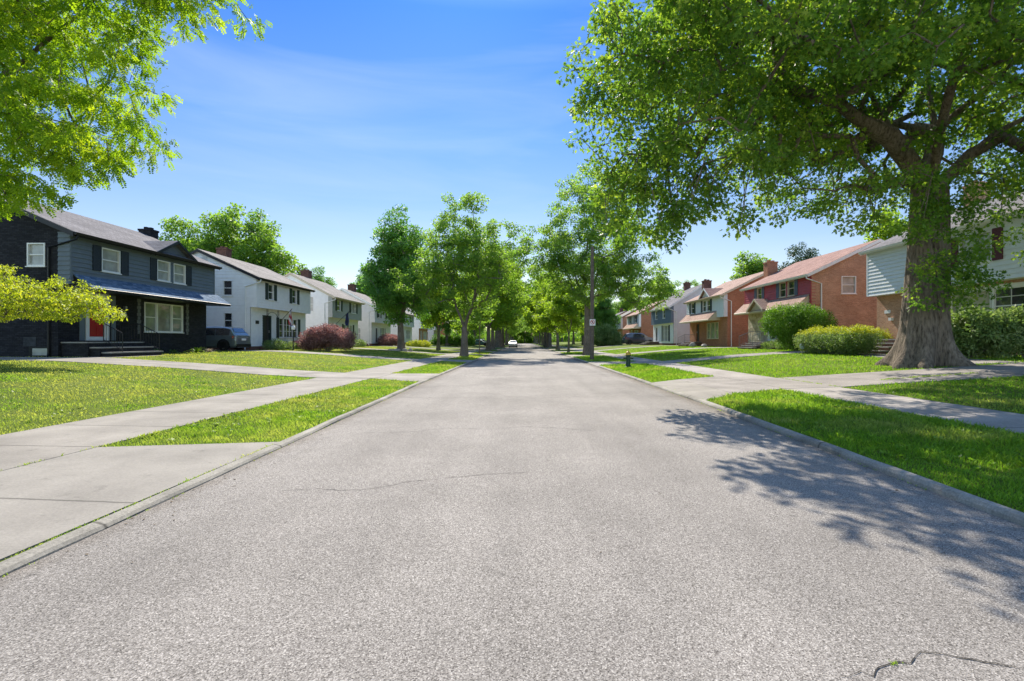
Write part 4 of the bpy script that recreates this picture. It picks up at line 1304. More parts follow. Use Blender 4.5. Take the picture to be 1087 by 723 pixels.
def trunk_mesh(base, top, r0, r1, flare, seed, sides=40, rings=26, ridges=.03, lobes=6, bend=.0, flare_h=1.4, axis_pts=None):
    rng = np.random.default_rng(seed)
    base = np.array(base, float); top = np.array(top, float)
    V = []; F = []
    ph = rng.uniform(0, 6.28, 8); am = rng.uniform(.5, 1.2, 8)
    for i in range(rings+1):
        t = (i/rings)**1.35
        c = base+(top-base)*t + np.array([math.sin(t*3.1+ph[0]), math.cos(t*2.7+ph[1]), 0])*bend*math.sin(math.pi*min(1, t))
        z = (top[2]-base[2])*t
        for k in range(sides):
            a = 2*math.pi*k/sides
            r = r0+(r1-r0)*t
            fl = math.exp(-max(0, z)/(flare_h*.34))
            lob = 0
            for q in range(3): lob += am[q]*math.cos((lobes-2+q*2)*a+ph[q+2])
            lob = lob/2.4
            r += flare*fl*(.62+.80*lob) + flare*.16*lob*math.exp(-max(0, z)/2.2)
            r *= 1+ridges*(math.sin(a*13+z*1.3+ph[5])+.7*math.sin(a*23-z*2.1+ph[6]))*.6 + .04*math.sin(a*3+z*.9)
            V.append((c[0]+r*math.cos(a), c[1]+r*math.sin(a), c[2] - (.25 if i == 0 else 0)))
    for i in range(rings):
        for k in range(sides):
            k2 = (k+1) % sides
            F.append((i*sides+k, i*sides+k2, (i+1)*sides+k2, (i+1)*sides+k))
    return np.array(V), F

def mixed_mesh(name, parts, mat, parent, smooth=True):
    off = np.array(ORIG.get(parent, Vector((0,0,0))))
    V = []; F = []; n = 0
    for v, f in parts:
        V.append(v-off); F.extend((np.asarray(f)+n).tolist()); n += len(v)
    me = bpy.data.meshes.new(name)
    me.from_pydata(np.concatenate(V).tolist(), [], F)
    me.materials.append(mat)
    if smooth: me.polygons.foreach_set('use_smooth', [True]*len(me.polygons))
    o = bpy.data.objects.new(name, me); COL.objects.link(o)
    if parent: o.parent = parent; ORIG[o] = Vector(off)
    return o

OAK = np.array([(0,0),(.26,.10),(.34,.40),(.50,.13),(.74,.34),(.80,.10),(1.0,0),(.80,-.10),(.74,-.34),(.50,-.13),(.34,-.40),(.26,-.10)])
MAPLE = np.array([(0,0),(.30,.12),(.28,.48),(.55,.20),(.72,.34),(1.0,0),(.72,-.34),(.55,-.20),(.28,-.48),(.30,-.12)])
RHOMB = np.array([(0,0),(.45,.30),(1,0),(.45,-.30)])
OVAL = np.array([(0,0),(.25,.2),(.65,.22),(1,0),(.65,-.22),(.25,-.2)])

def leaf_cloud(rng, C, per, rc, size, shape, up=.6, flat=.65, droop=.15, outward=None, fold=.15):
    n = len(C)*per
    c = np.repeat(C, per, axis=0)
    d = rng.normal(0, 1, (n, 3)); d /= np.linalg.norm(d, axis=1, keepdims=True)
    rr = rng.random((n, 1))**.45
    pos = c+d*rr*rc*np.array([1, 1, flat])
    pos[:,2] -= droop*rr[:,0]*rc
    # leaf axis: outward and drooping; normal mostly up
    ax = d*.8+rng.normal(0, .6, (n, 3)); ax[:,2] -= .35
    ax /= np.linalg.norm(ax, axis=1, keepdims=True)
    nr = rng.normal(0, 1, (n, 3)); nr /= np.linalg.norm(nr, axis=1, keepdims=True)
    nr = nr*(1-up)+np.array([0, 0, up]); nr -= ax*(nr*ax).sum(1, keepdims=True)
    nr /= np.linalg.norm(nr, axis=1, keepdims=True)+1e-9
    sd = np.cross(nr, ax)
    s = size*rng.uniform(.7, 1.3, (n, 1))
    k = len(shape)
    V = np.empty((n, k, 3))
    for i, (a, b) in enumerate(shape):
        V[:,i] = pos+ax*s*a+sd*s*b + nr*s*(fold*abs(b)*1.5-fold*a*a*.6)
    base = np.repeat(rng.normal(0, .16, len(C)), per)
    var = np.clip(.5+base+rng.normal(0, .2, n), 0, 1)
    return V.reshape(-1, 3), var

def sample_blobs(rng, blobs, n, shell=2.4, mind=None):
    vol = np.array([b[3]*b[4]*b[5]*(b[6] if len(b) > 6 else 1) for b in blobs]); vol = vol/vol.sum()
    out = []
    tries = 0
    while len(out) < n and tries < n*30:
        tries += 1
        b = blobs[rng.choice(len(blobs), p=vol)]
        d = rng.normal(0, 1, 3); d /= np.linalg.norm(d)
        r = rng.random()**(1/shell)
        p = np.array(b[:3])+d*r*np.array(b[3:6])
        if mind and out:
            if np.min(((np.array(out)-p)**2).sum(1)) < mind**2: continue
        out.append(p)
    return np.array(out)

def make_tree(name, label, cat, group, base, trunk_top, r0, r1, blobs, ncl, per, rc, size, shape, leafm, barkm, seed,
              flare=.2, chains=(), r_branch=None, mind=None, shell=2.4, extra=None, sides=24, step=.7, droop=.15, up=.55, flat=.65, filt=None):
    rng = np.random.default_rng(seed)
    root = empty(name, base, label, cat, group)
    C = sample_blobs(rng, blobs, ncl, shell, mind)
    if filt is not None: C = C[filt(C)]
    ch = [[trunk_top, (trunk_top[0], trunk_top[1], trunk_top[2]+.5)]]+[list(c) for c in chains]
    A, par, cn = grow(rng, ch, C, step)
    rad = tree_wood(rng, A, par, cn, r_branch or r1*.95, .012 if rc < .8 else .02)
    tv, tf = trunk_mesh(base, (trunk_top[0], trunk_top[1], trunk_top[2]+.25), r0, r1*.93, flare, seed, sides=sides, rings=max(10, sides//2))
    bv, bf = tubes(A, par, rad, sides=6)
    mixed_mesh('trunk', [(tv, tf), (bv, bf)], barkm, root)
    V, var = leaf_cloud(rng, C, per, rc, size, shape, droop=droop, up=up, flat=flat)
    if extra:
        for (C2, per2, rc2, size2) in extra:
            V2, v2 = leaf_cloud(rng, C2, per2, rc2, size2, shape, droop=droop, up=up)
            V = np.concatenate([V, V2]); var = np.concatenate([var, v2])
    np_mesh('crown', V, len(shape), leafm, root, var)
    return root

# the giant oak
ob = (14.2, 17.7, Tf(14.2, 17.7))
oak_blobs = [(4.4, 10.6, 9.8, 2.3, 1.7, 1.3, 1.5), (3.0, 13.6, 9.4, 1.6, 1.8, 1.6, 1.3), (3.2, 15.4, 5.1, 1.1, 1.2, 1.0, 1.6), (5.6, 15.0, 4.7, 1.3, 1.1, .7, 1.3), (4.4, 14.9, 4.9, 1.3, 1.2, .8, 1.5), (9.4, 17.2, 6.1, 1.9, 1.6, .9, 1.4), (11.9, 16.6, 5.7, 1.4, 1.3, 1.0, 1.4), (17.4, 16.4, 6.0, 2.2, 1.5, 1.0, 1.4), (3.2, 12.6, 8.6, 1.9, 2.2, 2.0, 1.2), (5.2, 11.6, 9.8, 2.6, 2.6, 2.2, 1.1), (8.6, 12.2, 9.6, 2.8, 2.4, 2.2), (3.0, 16.0, 9.6, 1.8, 1.8, 2.4, 1.1), (5.3, 14.5, 5.6, 1.9, 1.2, 1.1, 1.3), (8.2, 16.2, 7.2, 1.9, 1.7, 1.6, 1.1),
             (4.9, 14.8, 8.6, 3.3, 3.4, 3.3), (7.8, 15.8, 10.8, 4.2, 4.6, 3.6), (3.9, 15.2, 6.3, 1.7, 1.8, 1.6, 1.6), (6.4, 14.6, 6.6, 1.8, 1.6, 1.4),
             (11.3, 15.5, 10.5, 3.6, 3.8, 3.0), (10.2, 16.8, 7.3, 2.4, 2.6, 1.5), (14.5, 17.5, 13.0, 7.5, 7.0, 4.2), (12.6, 12.8, 10.2, 3.2, 2.6, 2.4),
             (16.3, 15.2, 9.0, 3.2, 3.2, 2.6), (19.5, 17.0, 9.5, 4.6, 5.0, 3.2), (17.6, 16.4, 7.0, 2.2, 2.2, 1.4), (12.8, 17.0, 6.6, 1.5, 2.0, 1.2),
             (13.5, 22.0, 10.0, 5.0, 4.0, 3.0), (8.0, 20.0, 11.5, 4.5, 4.0, 3.0)]
rng = np.random.default_rng(5)
epi = np.array([(14.35+math.cos(a)*(1.05+rng.uniform(-.1, .45)), 17.6+math.sin(a)*(1.0+rng.uniform(-.1, .4)), z)
                for a, z in zip(rng.uniform(-2.6, -.4, 70), rng.choice([3.0, 3.6, 4.2, 4.8, 5.6, 6.2, 7.0], 70)+rng.normal(0, .35, 70))])
twig_c = np.array([(14.0, 16.1, 4.9), (13.6, 16.0, 5.6), (14.6, 16.0, 5.8), (13.9, 15.9, 3.3), (14.9, 16.0, 3.6), (12.9, 16.3, 6.0), (14.2, 15.9, 4.4), (15.6, 16.3, 5.6), (13.3, 16.2, 3.6), (14.3, 16.0, 3.9), (14.9, 16.1, 4.5), (15.3, 16.2, 3.2), (12.9, 16.3, 5.0), (14.0, 16.0, 2.9), (16.2, 16.6, 5.0), (16.6, 16.4, 4.3)])
def oak_gap(C):
    x = 555+530*C[:,0]/C[:,1]; y = 361-530*(C[:,2]-1.5)/C[:,1]
    return ~((C[:,2] < 5.0) & (C[:,0] > 6.4) & (C[:,0] < 11.5))
oak = make_tree('oak_tree', 'giant old oak with a flared trunk overhanging the road by the old driveway', 'tree', None,
    ob, (14.6, 17.9, 6.9), .75, .57, oak_blobs, 1700, 92, .47, .15, OAK, M['oakleaf'], M['bark'], 21, flare=.58, sides=96,
    chains=[[(14.6,17.9,6.9),(14.9,18.0,9.0),(14.7,18.2,12.0),(14.4,18.0,14.5)],
            [(14.6,17.9,6.9),(12.8,17.4,8.6),(11.2,17.0,11.2),(9.6,16.6,13.2)],
            [(12.8,17.4,8.6),(10.6,16.6,9.3),(8.2,15.8,9.6),(5.8,15.1,8.9),(4.4,14.9,7.6)],
            [(14.6,17.9,6.9),(13.6,16.2,8.6),(12.6,14.2,10.2)],
            [(14.6,17.9,6.9),(16.6,17.5,8.8),(19.2,17.0,10.2)],
            [(14.9,18.0,9.0),(14.0,20.0,10.4),(13.2,22.5,11.2)],
            [(14.9,18.0,9.0),(16.2,16.0,10.8),(17.0,14.6,12.0)]],
    r_branch=.60, extra=[(epi, 46, .34, .13), (twig_c, 90, .42, .13)], mind=.24, filt=oak_gap, up=.5)

# tree whose boughs hang in from the left: fine hanging leaflets
def pinnate_cloud(rng, C, per, rc):
    n = len(C)*per
    c = np.repeat(C, per, axis=0)
    d = rng.normal(0, 1, (n, 3)); d /= np.linalg.norm(d, axis=1, keepdims=True)
    pos = c+d*rng.random((n, 1))**.5*rc*np.array([1, 1, .7])
    ax = d*np.array([.8, .8, .2])+rng.normal(0, .4, (n, 3)); ax[:,2] -= .75
    ax /= np.linalg.norm(ax, axis=1, keepdims=True)
    nr = rng.normal(0, 1, (n, 3)); nr -= ax*(nr*ax).sum(1, keepdims=True); nr /= np.linalg.norm(nr, axis=1, keepdims=True)
    sd = np.cross(nr, ax)
    L = rng.uniform(.17, .30, (n, 1)); Vs = []
    m = 6
    for j in range(m):
        for s in (-1, 1):
            t = (j+.6)/m
            p0 = pos+ax*L*t
            dr = sd*s*.8+ax*.45+nr*rng.normal(0, .25, (n, 1)); ll = L*.36*(1-.35*abs(t-.5)*2)
            wv = np.cross(dr, nr)*ll*.30
            q = np.stack([p0, p0+dr*ll*.5+wv, p0+dr*ll, p0+dr*ll*.5-wv], 1)
            Vs.append(q)
    V = np.stack(Vs, 1).reshape(-1, 3)
    var = np.repeat(np.clip(.5+np.repeat(rng.normal(0, .15, len(C)), per)+rng.normal(0, .17, n), 0, 1), 2*m)
    return V, var

def locust():
    rng = np.random.default_rng(33)
    base = (-14.6, 11.2, Tf(-14.6, 11.2))
    root = empty('locust_tree', base, 'bright green tree with fine hanging leaflets arching in above the lawn', 'tree')
    blobs = [(-11.4, 11.4, 7.2, 2.9, 2.8, 2.3), (-9.7, 11.0, 9.1, 2.4, 2.3, 1.2), (-7.7, 11.0, 9.2, 1.6, 1.4, .8, 2.0), (-12.0, 10.6, 4.6, 1.3, 1.3, .7, 1.5), (-10.9, 11.0, 4.9, .9, .9, .5, 1.8),
             (-10.1, 11.4, 5.8, 1.2, 1.2, 1.0, 1.5), (-9.9, 11.3, 7.4, .9, .9, .6, 1.2), (-14.5, 11.2, 11.0, 4.5, 4.5, 3.0), (-15.5, 11.0, 7.5, 3.5, 3.5, 2.5)]
    C = sample_blobs(rng, blobs, 780, 2.0, .24)
    ch = [[(-14.5,11.2,4.4),(-14.2,11.2,5.2)], [(-14.2,11.2,5.2),(-12.8,11.3,6.8),(-10.8,11.4,8.4),(-8.9,11.2,9.8),(-7.4,11.1,10.2)], [(-14.2,11.2,5.2),(-14.6,11.2,8),(-14.4,11.0,11)],
          [(-12.8,11.3,6.8),(-11.0,11.4,6.6),(-9.6,11.5,6.2)], [(-14.2,11.2,5.2),(-13.0,10.8,5.3),(-11.6,10.6,5.0)]]
    A, par, cn = grow(rng, ch, C, .5)
    rad = tree_wood(rng, A, par, cn, .20, .007)
    tv, tf = trunk_mesh(base, (-14.5, 11.2, 4.6), .34, .24, .18, 3, sides=28, rings=14)
    bv, bf = tubes(A, par, rad)
    mixed_mesh('trunk', [(tv, tf), (bv, bf)], M['bark2'], root)
    V, var = pinnate_cloud(rng, C, 36, .42)
    np_mesh('crown', V, 4, M['locustleaf'], root, var)
locust()

# low spreading tree with lime leaves in flat layers
rng = np.random.default_rng(8)
lime_blobs = [(-16.2, 17.0, 2.75, 1.9, 1.6, .50, 1.6), (-14.85, 16.9, 2.40, 1.05, 1.1, .26, 3.5), (-15.4, 16.9, 2.75, 1.3, 1.2, .3, 2), (-17.2, 17.2, 3.3, 2.2, 1.7, .45), (-18.5, 17.3, 2.5, 1.8, 1.5, .4), (-19.5, 17.3, 3.8, 2.0, 1.8, .6)]
make_tree('dogwood_tree', 'low lime green tree spreading flat layers before the dark house', 'tree', None, (-19.0, 17.2, Tf(-19.0, 17.2)), (-18.9, 17.2, 2.3), .13, .10,
    lime_blobs, 300, 60, .28, .085, OVAL, M['limeleaf'], M['bark2'], 41, flare=.06, mind=.2, step=.4, r_branch=.08, up=.75, flat=.35, sides=16, droop=.05)

# street trees
def street_tree(label, x, y, h, r, cb, r0, leaf, seed, ncl=170, per=150, rc=.75, size=.19, dens=1.0, fork=2.6, bark='bark2', group='street trees in the verges', shape=MAPLE, blobs=None, name='street_tree'):
    z = Tf(x, y); rng = np.random.default_rng(seed*7+1)
    if blobs is None:
        blobs = [(x, y, z+cb+(h-cb)*.45, r*.72, r*.72, (h-cb)*.42), (x, y, z+cb+(h-cb)*.75, r*.5, r*.5, (h-cb)*.30)]
        for k in range(6):
            a = k*1.05+rng.uniform(0, .6); q = rng.uniform(.45, .7)
            blobs.append((x+math.cos(a)*r*q, y+math.sin(a)*r*q, z+cb+(h-cb)*rng.uniform(.15, .62), r*rng.uniform(.33, .45), r*rng.uniform(.33, .45), (h-cb)*rng.uniform(.14, .24)))
    top = (x+rng.uniform(-.1, .1), y, z+fork)
    ch = []
    for k in range(4):
        a = k*1.57+rng.uniform(0, 1); ch.append([top, (x+math.cos(a)*r*.13, y+math.sin(a)*r*.13, z+fork+h*.13), (x+math.cos(a)*r*.28, y+math.sin(a)*r*.28, z+fork+h*.30)])
    return make_tree(name, label, 'tree', group, (x, y, z), top, r0, r0*.8, blobs, ncl, per, rc, size, shape, M[leaf], M[bark], seed,
                     flare=r0*.5, chains=ch, r_branch=r0*.72, sides=20, step=.8)

T1 = street_tree('forked street tree in the verge left of the road, its trunk splitting low', -5.3, 45.0, 14.6, 6.3, 2.6, .33, 'streetleaf', 51, ncl=420, per=100, rc=.58, size=.17, fork=2.4)
T2 = street_tree('dark leafy maple standing in the lawn with pale stones round its foot', -12.3, 50.5, 14.3, 4.8, 2.2, .36, 'darkleaf', 52, ncl=230, per=200, rc=.85, size=.2, fork=2.8, group=None, name='maple_tree')
R1 = street_tree('tall street tree right behind the utility pole', 6.1, 47.5, 17.6, 7.0, 3.4, .34, 'streetleaf', 53, ncl=560, per=100, rc=.62, size=.18, fork=4.6,
    blobs=[(6.3, 47.5, 9.5, 5.0, 5.0, 4.6), (7.0, 47, 15.0, 4.8, 4.6, 3.4), (3.4, 47, 8.6, 3.0, 3.4, 2.6), (2.4, 48, 11.6, 2.2, 2.6, 1.8), (10.2, 46.5, 7.4, 3.4, 3.2, 2.6), (11.8, 46, 5.4, 2.4, 2.4, 1.7, 1.3), (6.0, 44.5, 6.8, 2.8, 2.0, 1.8), (9.0, 47, 12.2, 3.2, 3, 2.4)])
street_tree('small bright green tree beside the road, nearest of three in the right verge', 5.3, 58.0, 8.6, 3.2, 2.0, .13, 'brightleaf', 54, ncl=110, per=150, rc=.6, fork=1.9)
street_tree('bright green tree between two others in the right verge', 5.4, 77.0, 11.0, 4.2, 2.4, .24, 'brightleaf', 55, ncl=120, per=150, rc=.8, size=.24, fork=2.3)
street_tree('farthest of three bright trees in the right verge', 5.3, 98.0, 15.0, 6.5, 2.6, .34, 'brightleaf', 56, ncl=120, per=150, rc=1.0, size=.3, fork=2.5)
street_tree('slim young tree between the forked tree and the thick trunks', -4.7, 54, 7.0, 2.0, 2.8, .06, 'streetleaf', 57, ncl=46, per=90, rc=.5, fork=2.6)
street_tree('tree just beyond the slim sapling in the left verge', -5.0, 72, 15.5, 6.2, 3.0, .32, 'brightleaf', 58, ncl=150, per=150, rc=.95, size=.27, fork=3.0)
T4 = street_tree('second thick trunk along the left verge, ahead of the widest one', -5.0, 82, 17.0, 6.8, 3.4, .34, 'streetleaf', 59, ncl=150, per=150, rc=1.0, size=.3, fork=3.0)
T5 = street_tree('widest grey trunk far along the left verge', -5.1, 104, 21.0, 9.0, 4.0, .85, 'streetleaf', 60, ncl=190, per=150, rc=1.2, size=.36, fork=3.6)
# lawn and yard trees
street_tree('bright tree over the lawn behind the forked street tree', -10.5, 62.0, 10.5, 4.0, 2.2, .2, 'brightleaf', 61, ncl=110, per=150, rc=.8, size=.22, group='yard trees', name='maple_tree')
big = street_tree('big broad double topped tree behind the white colonial', -37.0, 64.0, 18.8, 8.4, 3.5, .5, 'streetleaf', 63, ncl=260, per=190, rc=1.25, size=.32, group='yard trees', name='maple_tree',
    blobs=[(-41.5, 64, 12.5, 4.6, 4.6, 5.2), (-35.3, 64, 14.2, 4.4, 4.5, 5.2), (-31.8, 64, 10.5, 3.0, 4, 4.4), (-38, 63, 9.5, 7, 5, 4.5), (-44, 64, 10, 3.5, 4, 4.5)])
b2 = street_tree('rounded tree rising above the roofs of the two brick houses', 33.0, 72.0, 13.5, 4.4, 4.0, .3, 'streetleaf', 64, ncl=110, per=150, rc=1.0, size=.3, group='yard trees', name='maple_tree')
street_tree('dark feathery pine top above the rose shingled roof', 39.5, 70.0, 14.0, 4.2, 7.5, .3, 'pineleaf', 65, ncl=90, per=160, rc=.9, size=.22, group='yard trees', name='pine_tree', shape=RHOMB)
street_tree('sunlit tree just above the near end of the rose shingled roof', 33.5, 45.0, 12.6, 4.0, 4.0, .3, 'brightleaf', 66, ncl=110, per=150, rc=.9, size=.26, group='yard trees', name='maple_tree')

def dup(root, loc, rotz, sc, label, group):
    r = root.copy(); COL.objects.link(r)
    r.location = loc; r.rotation_euler = (0, 0, rotz); r.scale = sc
    r['label'] = label
    if group: r['group'] = group
    for c in list(root.children):
        k = c.copy(); COL.objects.link(k); k.parent = r
    return r
FAR = 'green tree in the mass of trees closing off the far end of the street'
rr = random.Random(12)
for y in (128, 150, 172, 196, 222, 250):
    for s in (-1, 1):
        x = s*5.4+.3; y2 = y+rr.uniform(-4, 4)
        k = rr.uniform(.85, 1.05)
        dup(rr.choice([T1, T4, R1]), (x, y2, Tf(x, y2)), rr.uniform(0, 6), (k, k, k), 'green tree merging into the %s row of street trees toward the far end' % ('left' if s < 0 else 'right'), 'far street trees')
x = 5.2
dup(T4, (x, 118, Tf(x, 118)), 1.0, (1.1, 1.1, 1.1), 'dark trunked tree in the right verge beyond the three bright trees', 'street trees in the verges')
dup(T1, (5.3, 106, Tf(5.3, 106)), 2.0, (1.05, 1.05, 1.1), 'leaning pale trunk beside the dark trunked tree in the right verge', 'street trees in the verges')
def far_wood():
    rng = np.random.default_rng(99)
    C = []
    for k in range(1500):
        x = rng.uniform(-170, 170); y = 235+abs(x)*.35+rng.uniform(0, 45)
        if abs(x) < 70: y = rng.uniform(215, 300)
        if abs(x) < 5 and y < 260: continue
        C.append((x, y, Tf(x, y)+rng.uniform(.5, 13)*(.8+.3*math.sin(x*.13)+.15*math.sin(x*.5))))
    for k in range(1300):
        x = rng.uniform(-95, 95); y = rng.uniform(262, 300)
        C.append((x, y, Tf(x, y)+rng.uniform(.2, 5)))
    for k in range(1300):
        s = rng.choice([-1, 1]); y = rng.uniform(-25, 230); x = s*(38+rng.uniform(0, 16)+8*math.sin(y*.11))
        C.append((x, y, Tf(x, y)+rng.uniform(.3, 5.5+2*math.sin(y*.3))))
    V, var = leaf_cloud(rng, np.array(C), 80, 2.1, .75, RHOMB)
    tag(np_mesh('distant_woods', V, 4, M['streetleaf'], None, var), kind='stuff')
far_wood()
BK = 'green backyard tree rising behind the far houses'
for (x, y, k, lb) in ((-34, 84, .9, 'tree behind the white colonial that the dark maple hides'), (-31, 98, .95, 'tree behind the white and brick colonial'), (-30, 116, 1.0, 'tree behind the pale grey colonial'),
        (-14, 92, .8, 'yard tree beside the clipped hedge past the pickup'), (-13, 118, .9, 'yard tree before the cream and brick colonial'), (-33, 140, 1.1, 'tall tree behind the cream and brick colonial'),
        (31, 92, .8, 'tree behind the white sided house with the salmon porch roof'), (32, 112, .9, 'tree behind the cream and brick house near the pole'), (14, 90, .75, 'yard tree over the broad flowering bush'),
        (13.5, 112, .8, 'yard tree before the cream and brick house near the pole'), (14, 138, .95, 'yard tree before the far white house on the pole side'), (30, 140, 1.1, 'tall tree behind the far white house on the pole side')):
    dup(rr.choice([T1, T4, T2]), (x, y, Tf(x, y)), rr.uniform(0, 6), (k, k, k), lb, 'backyard trees behind the far houses')
for (x, y, k) in ((-14, 146, 1.0), (-22, 168, 1.2), (22, 165, 1.2), (-40, 190, 1.3), (40, 190, 1.3), (-10, 262, 1.3), (6, 268, 1.3), (20, 255, 1.4), (-24, 250, 1.4), (-1, 275, 1.3), (1, 255, .8), (-5, 258, .8)):
    dup(rr.choice([T1, T4, T2]), (x, y, Tf(x, y)), rr.uniform(0, 6), (k, k, k), FAR, 'far street trees')

# ------------------------------------------------------------------ shrubs and hedges
def shrub(name, label, cat, base, blobs, n, per, rc, size, mat, seed, stems=6, shape=OVAL, group=None, top=None, mind=None, shell=5, core=None):
    rng = np.random.default_rng(seed)
    root = empty(name, base, label, cat, group)
    C = sample_blobs(rng, blobs, n, shell, mind)
    C = C[C[:,2] > base[2]+.05]
    mb = MB()
    sel = C[rng.choice(len(C), min(len(C), stems*6), replace=False)]
    for p in sel:
        q = np.array(base)+rng.normal(0, .12, 3)*np.array([1, 1, 0]); mid = (q+p)/2+rng.normal(0, .06, 3)
        mb.tube([q-np.array([0,0,.05]), mid, p], [.02, .014, .005], 5, cap=False)
    mb.build('stem', M['bark2'], root)
    V, var = leaf_cloud(rng, C, per, rc, size, shape, up=.4, flat=.9, droop=0)
    if top:
        zt, m2 = top
        z = V.reshape(-1, len(shape), 3)[:,0,2]
        cx = V.reshape(-1, len(shape), 3)[:,0,:2]
        sel = (z + rng.normal(0, .07, len(z))) > zt
        A = V.reshape(-1, len(shape), 3)
        np_mesh('new_growth', A[sel].reshape(-1, 3), len(shape), m2, root, var[sel])
        V = A[~sel].reshape(-1, 3); var = var[~sel]
    np_mesh('foliage', V, len(shape), mat, root, var)
    return root
bx, by = 18.0, 32.6; bz = Tf(bx, by)
shrub('bush', 'tall clipped green bush flaring out above a narrow foot', 'bush', (bx-.0, by, bz),
      [(bx-1.1, by, bz+1.9, 1.15, 1.3, 1.05), (bx+.3, by, bz+2.05, 1.2, 1.3, 1.05), (bx+1.3, by, bz+1.75, .95, 1.1, .95), (bx-.1, by, bz+1.0, 1.25, 1.0, .9), (bx+.5, by, bz+.5, .8, .8, .5)],
      900, 46, .26, .085, M['hedgeleaf'], 71, mind=.12)
hz = Tf(16.6, 26)
shrub('hedge', 'low rounded hedge with yellow new leaves on top, left of the brick steps', 'hedge', (16.6, 26.3, hz),
      [(16.75, 29.0-i*.62, hz+.72+.05*math.sin(i*2.1), .85, .62, .68) for i in range(8)], 1000, 46, .22, .07, M['shrubleaf'], 72, top=(hz+1.12, M['goldleaf']), mind=.1)
x, y = 19.3, 25.6
shrub('hedge', 'small yellow topped hedge peeping out beside the oak trunk', 'hedge', (19.6, 28.2, .84), [(19.6, 28.3, 1.5, .6, .6, .7), (19.9, 27.8, 1.5, .5, .5, .65)], 200, 46, .2, .07, M['shrubleaf'], 73, top=(1.6, M['goldleaf']), mind=.1)
shrub('bush', 'loose leafy bush under the picture window behind the oak', 'bush', (17.3, 19.6, Tf(17.3, 19.6)),
      [(17.0, 20.3, 1.95, 1.0, 1.0, .75), (17.5, 19.4, 1.9, 1.1, 1.0, .8), (18.2, 19.2, 1.7, .9, .9, .8), (17.2, 19.8, 1.35, 1.0, .9, .5)], 330, 60, .28, .12, M['shrubleaf'], 74, mind=.14, shell=3.5)
shrub('bush', 'green bush against the brick at the corner of the pale sided house', 'bush', (19.2, 19.0, .85),
      [(19.2, 19.2, 2.0, .9, .8, .7), (19.4, 18.4, 2.0, .8, .8, .65)], 220, 60, .26, .11, M['shrubleaf'], 75, mind=.14, shell=3.5)
mx_, my_ = -15.7, 40.0; mz = Tf(mx_, my_)
shrub('japanese_maple', 'low weeping purple maple on the lawn before the white colonial', 'maple', (mx_, my_, mz),
      [(mx_-.9, my_, mz+1.0, 1.1, 1.2, .8), (mx_, my_, mz+1.35, 1.2, 1.3, .75), (mx_+1.0, my_, mz+1.1, 1.2, 1.2, .7), (mx_+1.5, my_, mz+.75, .7, .9, .5), (mx_-1.5, my_, mz+.6, .6, .8, .55)],
      620, 50, .26, .09, M['purpleleaf'], 76, mind=.13, shape=RHOMB)
shrub('bush', 'green bush behind the purple maple', 'bush', (-18.6, 46.6, .84), [(-18.8, 46.2, 1.75, 1.3, 1.0, .7), (-17.4, 46.8, 1.75, 1.3, 1.0, .75), (-16.4, 46.4, 1.5, .9, .8, .6)], 300, 50, .28, .11, M['shrubleaf'], 77, mind=.15)
shrub('bush', 'round green shrub at the foot of the white colonial door', 'bush', (-18.9, 37.9, .8), [(-18.9, 38.0, 1.15, .7, .8, .42), (-18.7, 39.4, 1.1, .6, .7, .35)], 150, 46, .2, .07, M['shrubleaf'], 78, mind=.1)
shrub('bush', 'low shrub with pink blossom under the front window of the white colonial', 'bush', (-18.9, 43.0, .82), [(-18.9, 42.0, 1.1, .6, .8, .35), (-18.8, 43.8, 1.1, .6, .9, .38)], 150, 46, .2, .08, M['shrubleaf'], 79, mind=.1, top=(1.3, paint("pink_blossom", (.5,.16,.2), .8, .3)))
shrub('bush', 'dark shrub by the door of the house behind the purple maple', 'bush', (-18.9, 54, .84), [(-18.9, 53.6, 1.2, .8, 1.2, .5), (-18.9, 57, 1.1, .7, 1.5, .4)], 160, 46, .3, .12, M['shrubleaf'], 80, mind=.15)
shrub('bush', 'dark rounded bush before the light grey colonial', 'bush', (-18.3, 68.3, .84), [(-18.3, 68.3, 1.5, 1.4, 1.4, .8)], 160, 46, .35, .15, M['purpleleaf'], 81, mind=.15)
shrub('bush', 'golden low shrub on the lawn before the far white houses', 'bush', (-14.4, 71, .6), [(-15.0, 72, .9, 1.6, 1.6, .5)], 160, 46, .35, .14, M['goldleaf'], 82, mind=.15)
shrub('bush', 'broad flowering bush to the left of the dark wagon', 'bush', (14.2, 85.5, .62), [(14.0, 85.5, 2.2, 2.2, 2, 1.9), (15.5, 85.5, 1.6, 1.6, 1.6, 1.2)], 330, 60, .5, .2, M['shrubleaf'], 83, mind=.2)
shrub('hedge', 'clipped green hedge beyond the pickup on the left side', 'hedge', (-14.0, 92, .6), [(-16+i*1.0, 92+.3*i, 1.5, .9, .9, .9) for i in range(7)], 300, 46, .4, .2, M['hedgeleaf'], 84, mind=.2)
shrub('bush', 'low shrubs in the bed before the orange brick house door', 'bush', (18.6, 37.8, .84), [(18.8, 37.6, 1.15, .5, 1.0, .3), (18.8, 35.6, 1.1, .6, .9, .35)], 150, 46, .2, .08, M['shrubleaf'], 85, mind=.1)

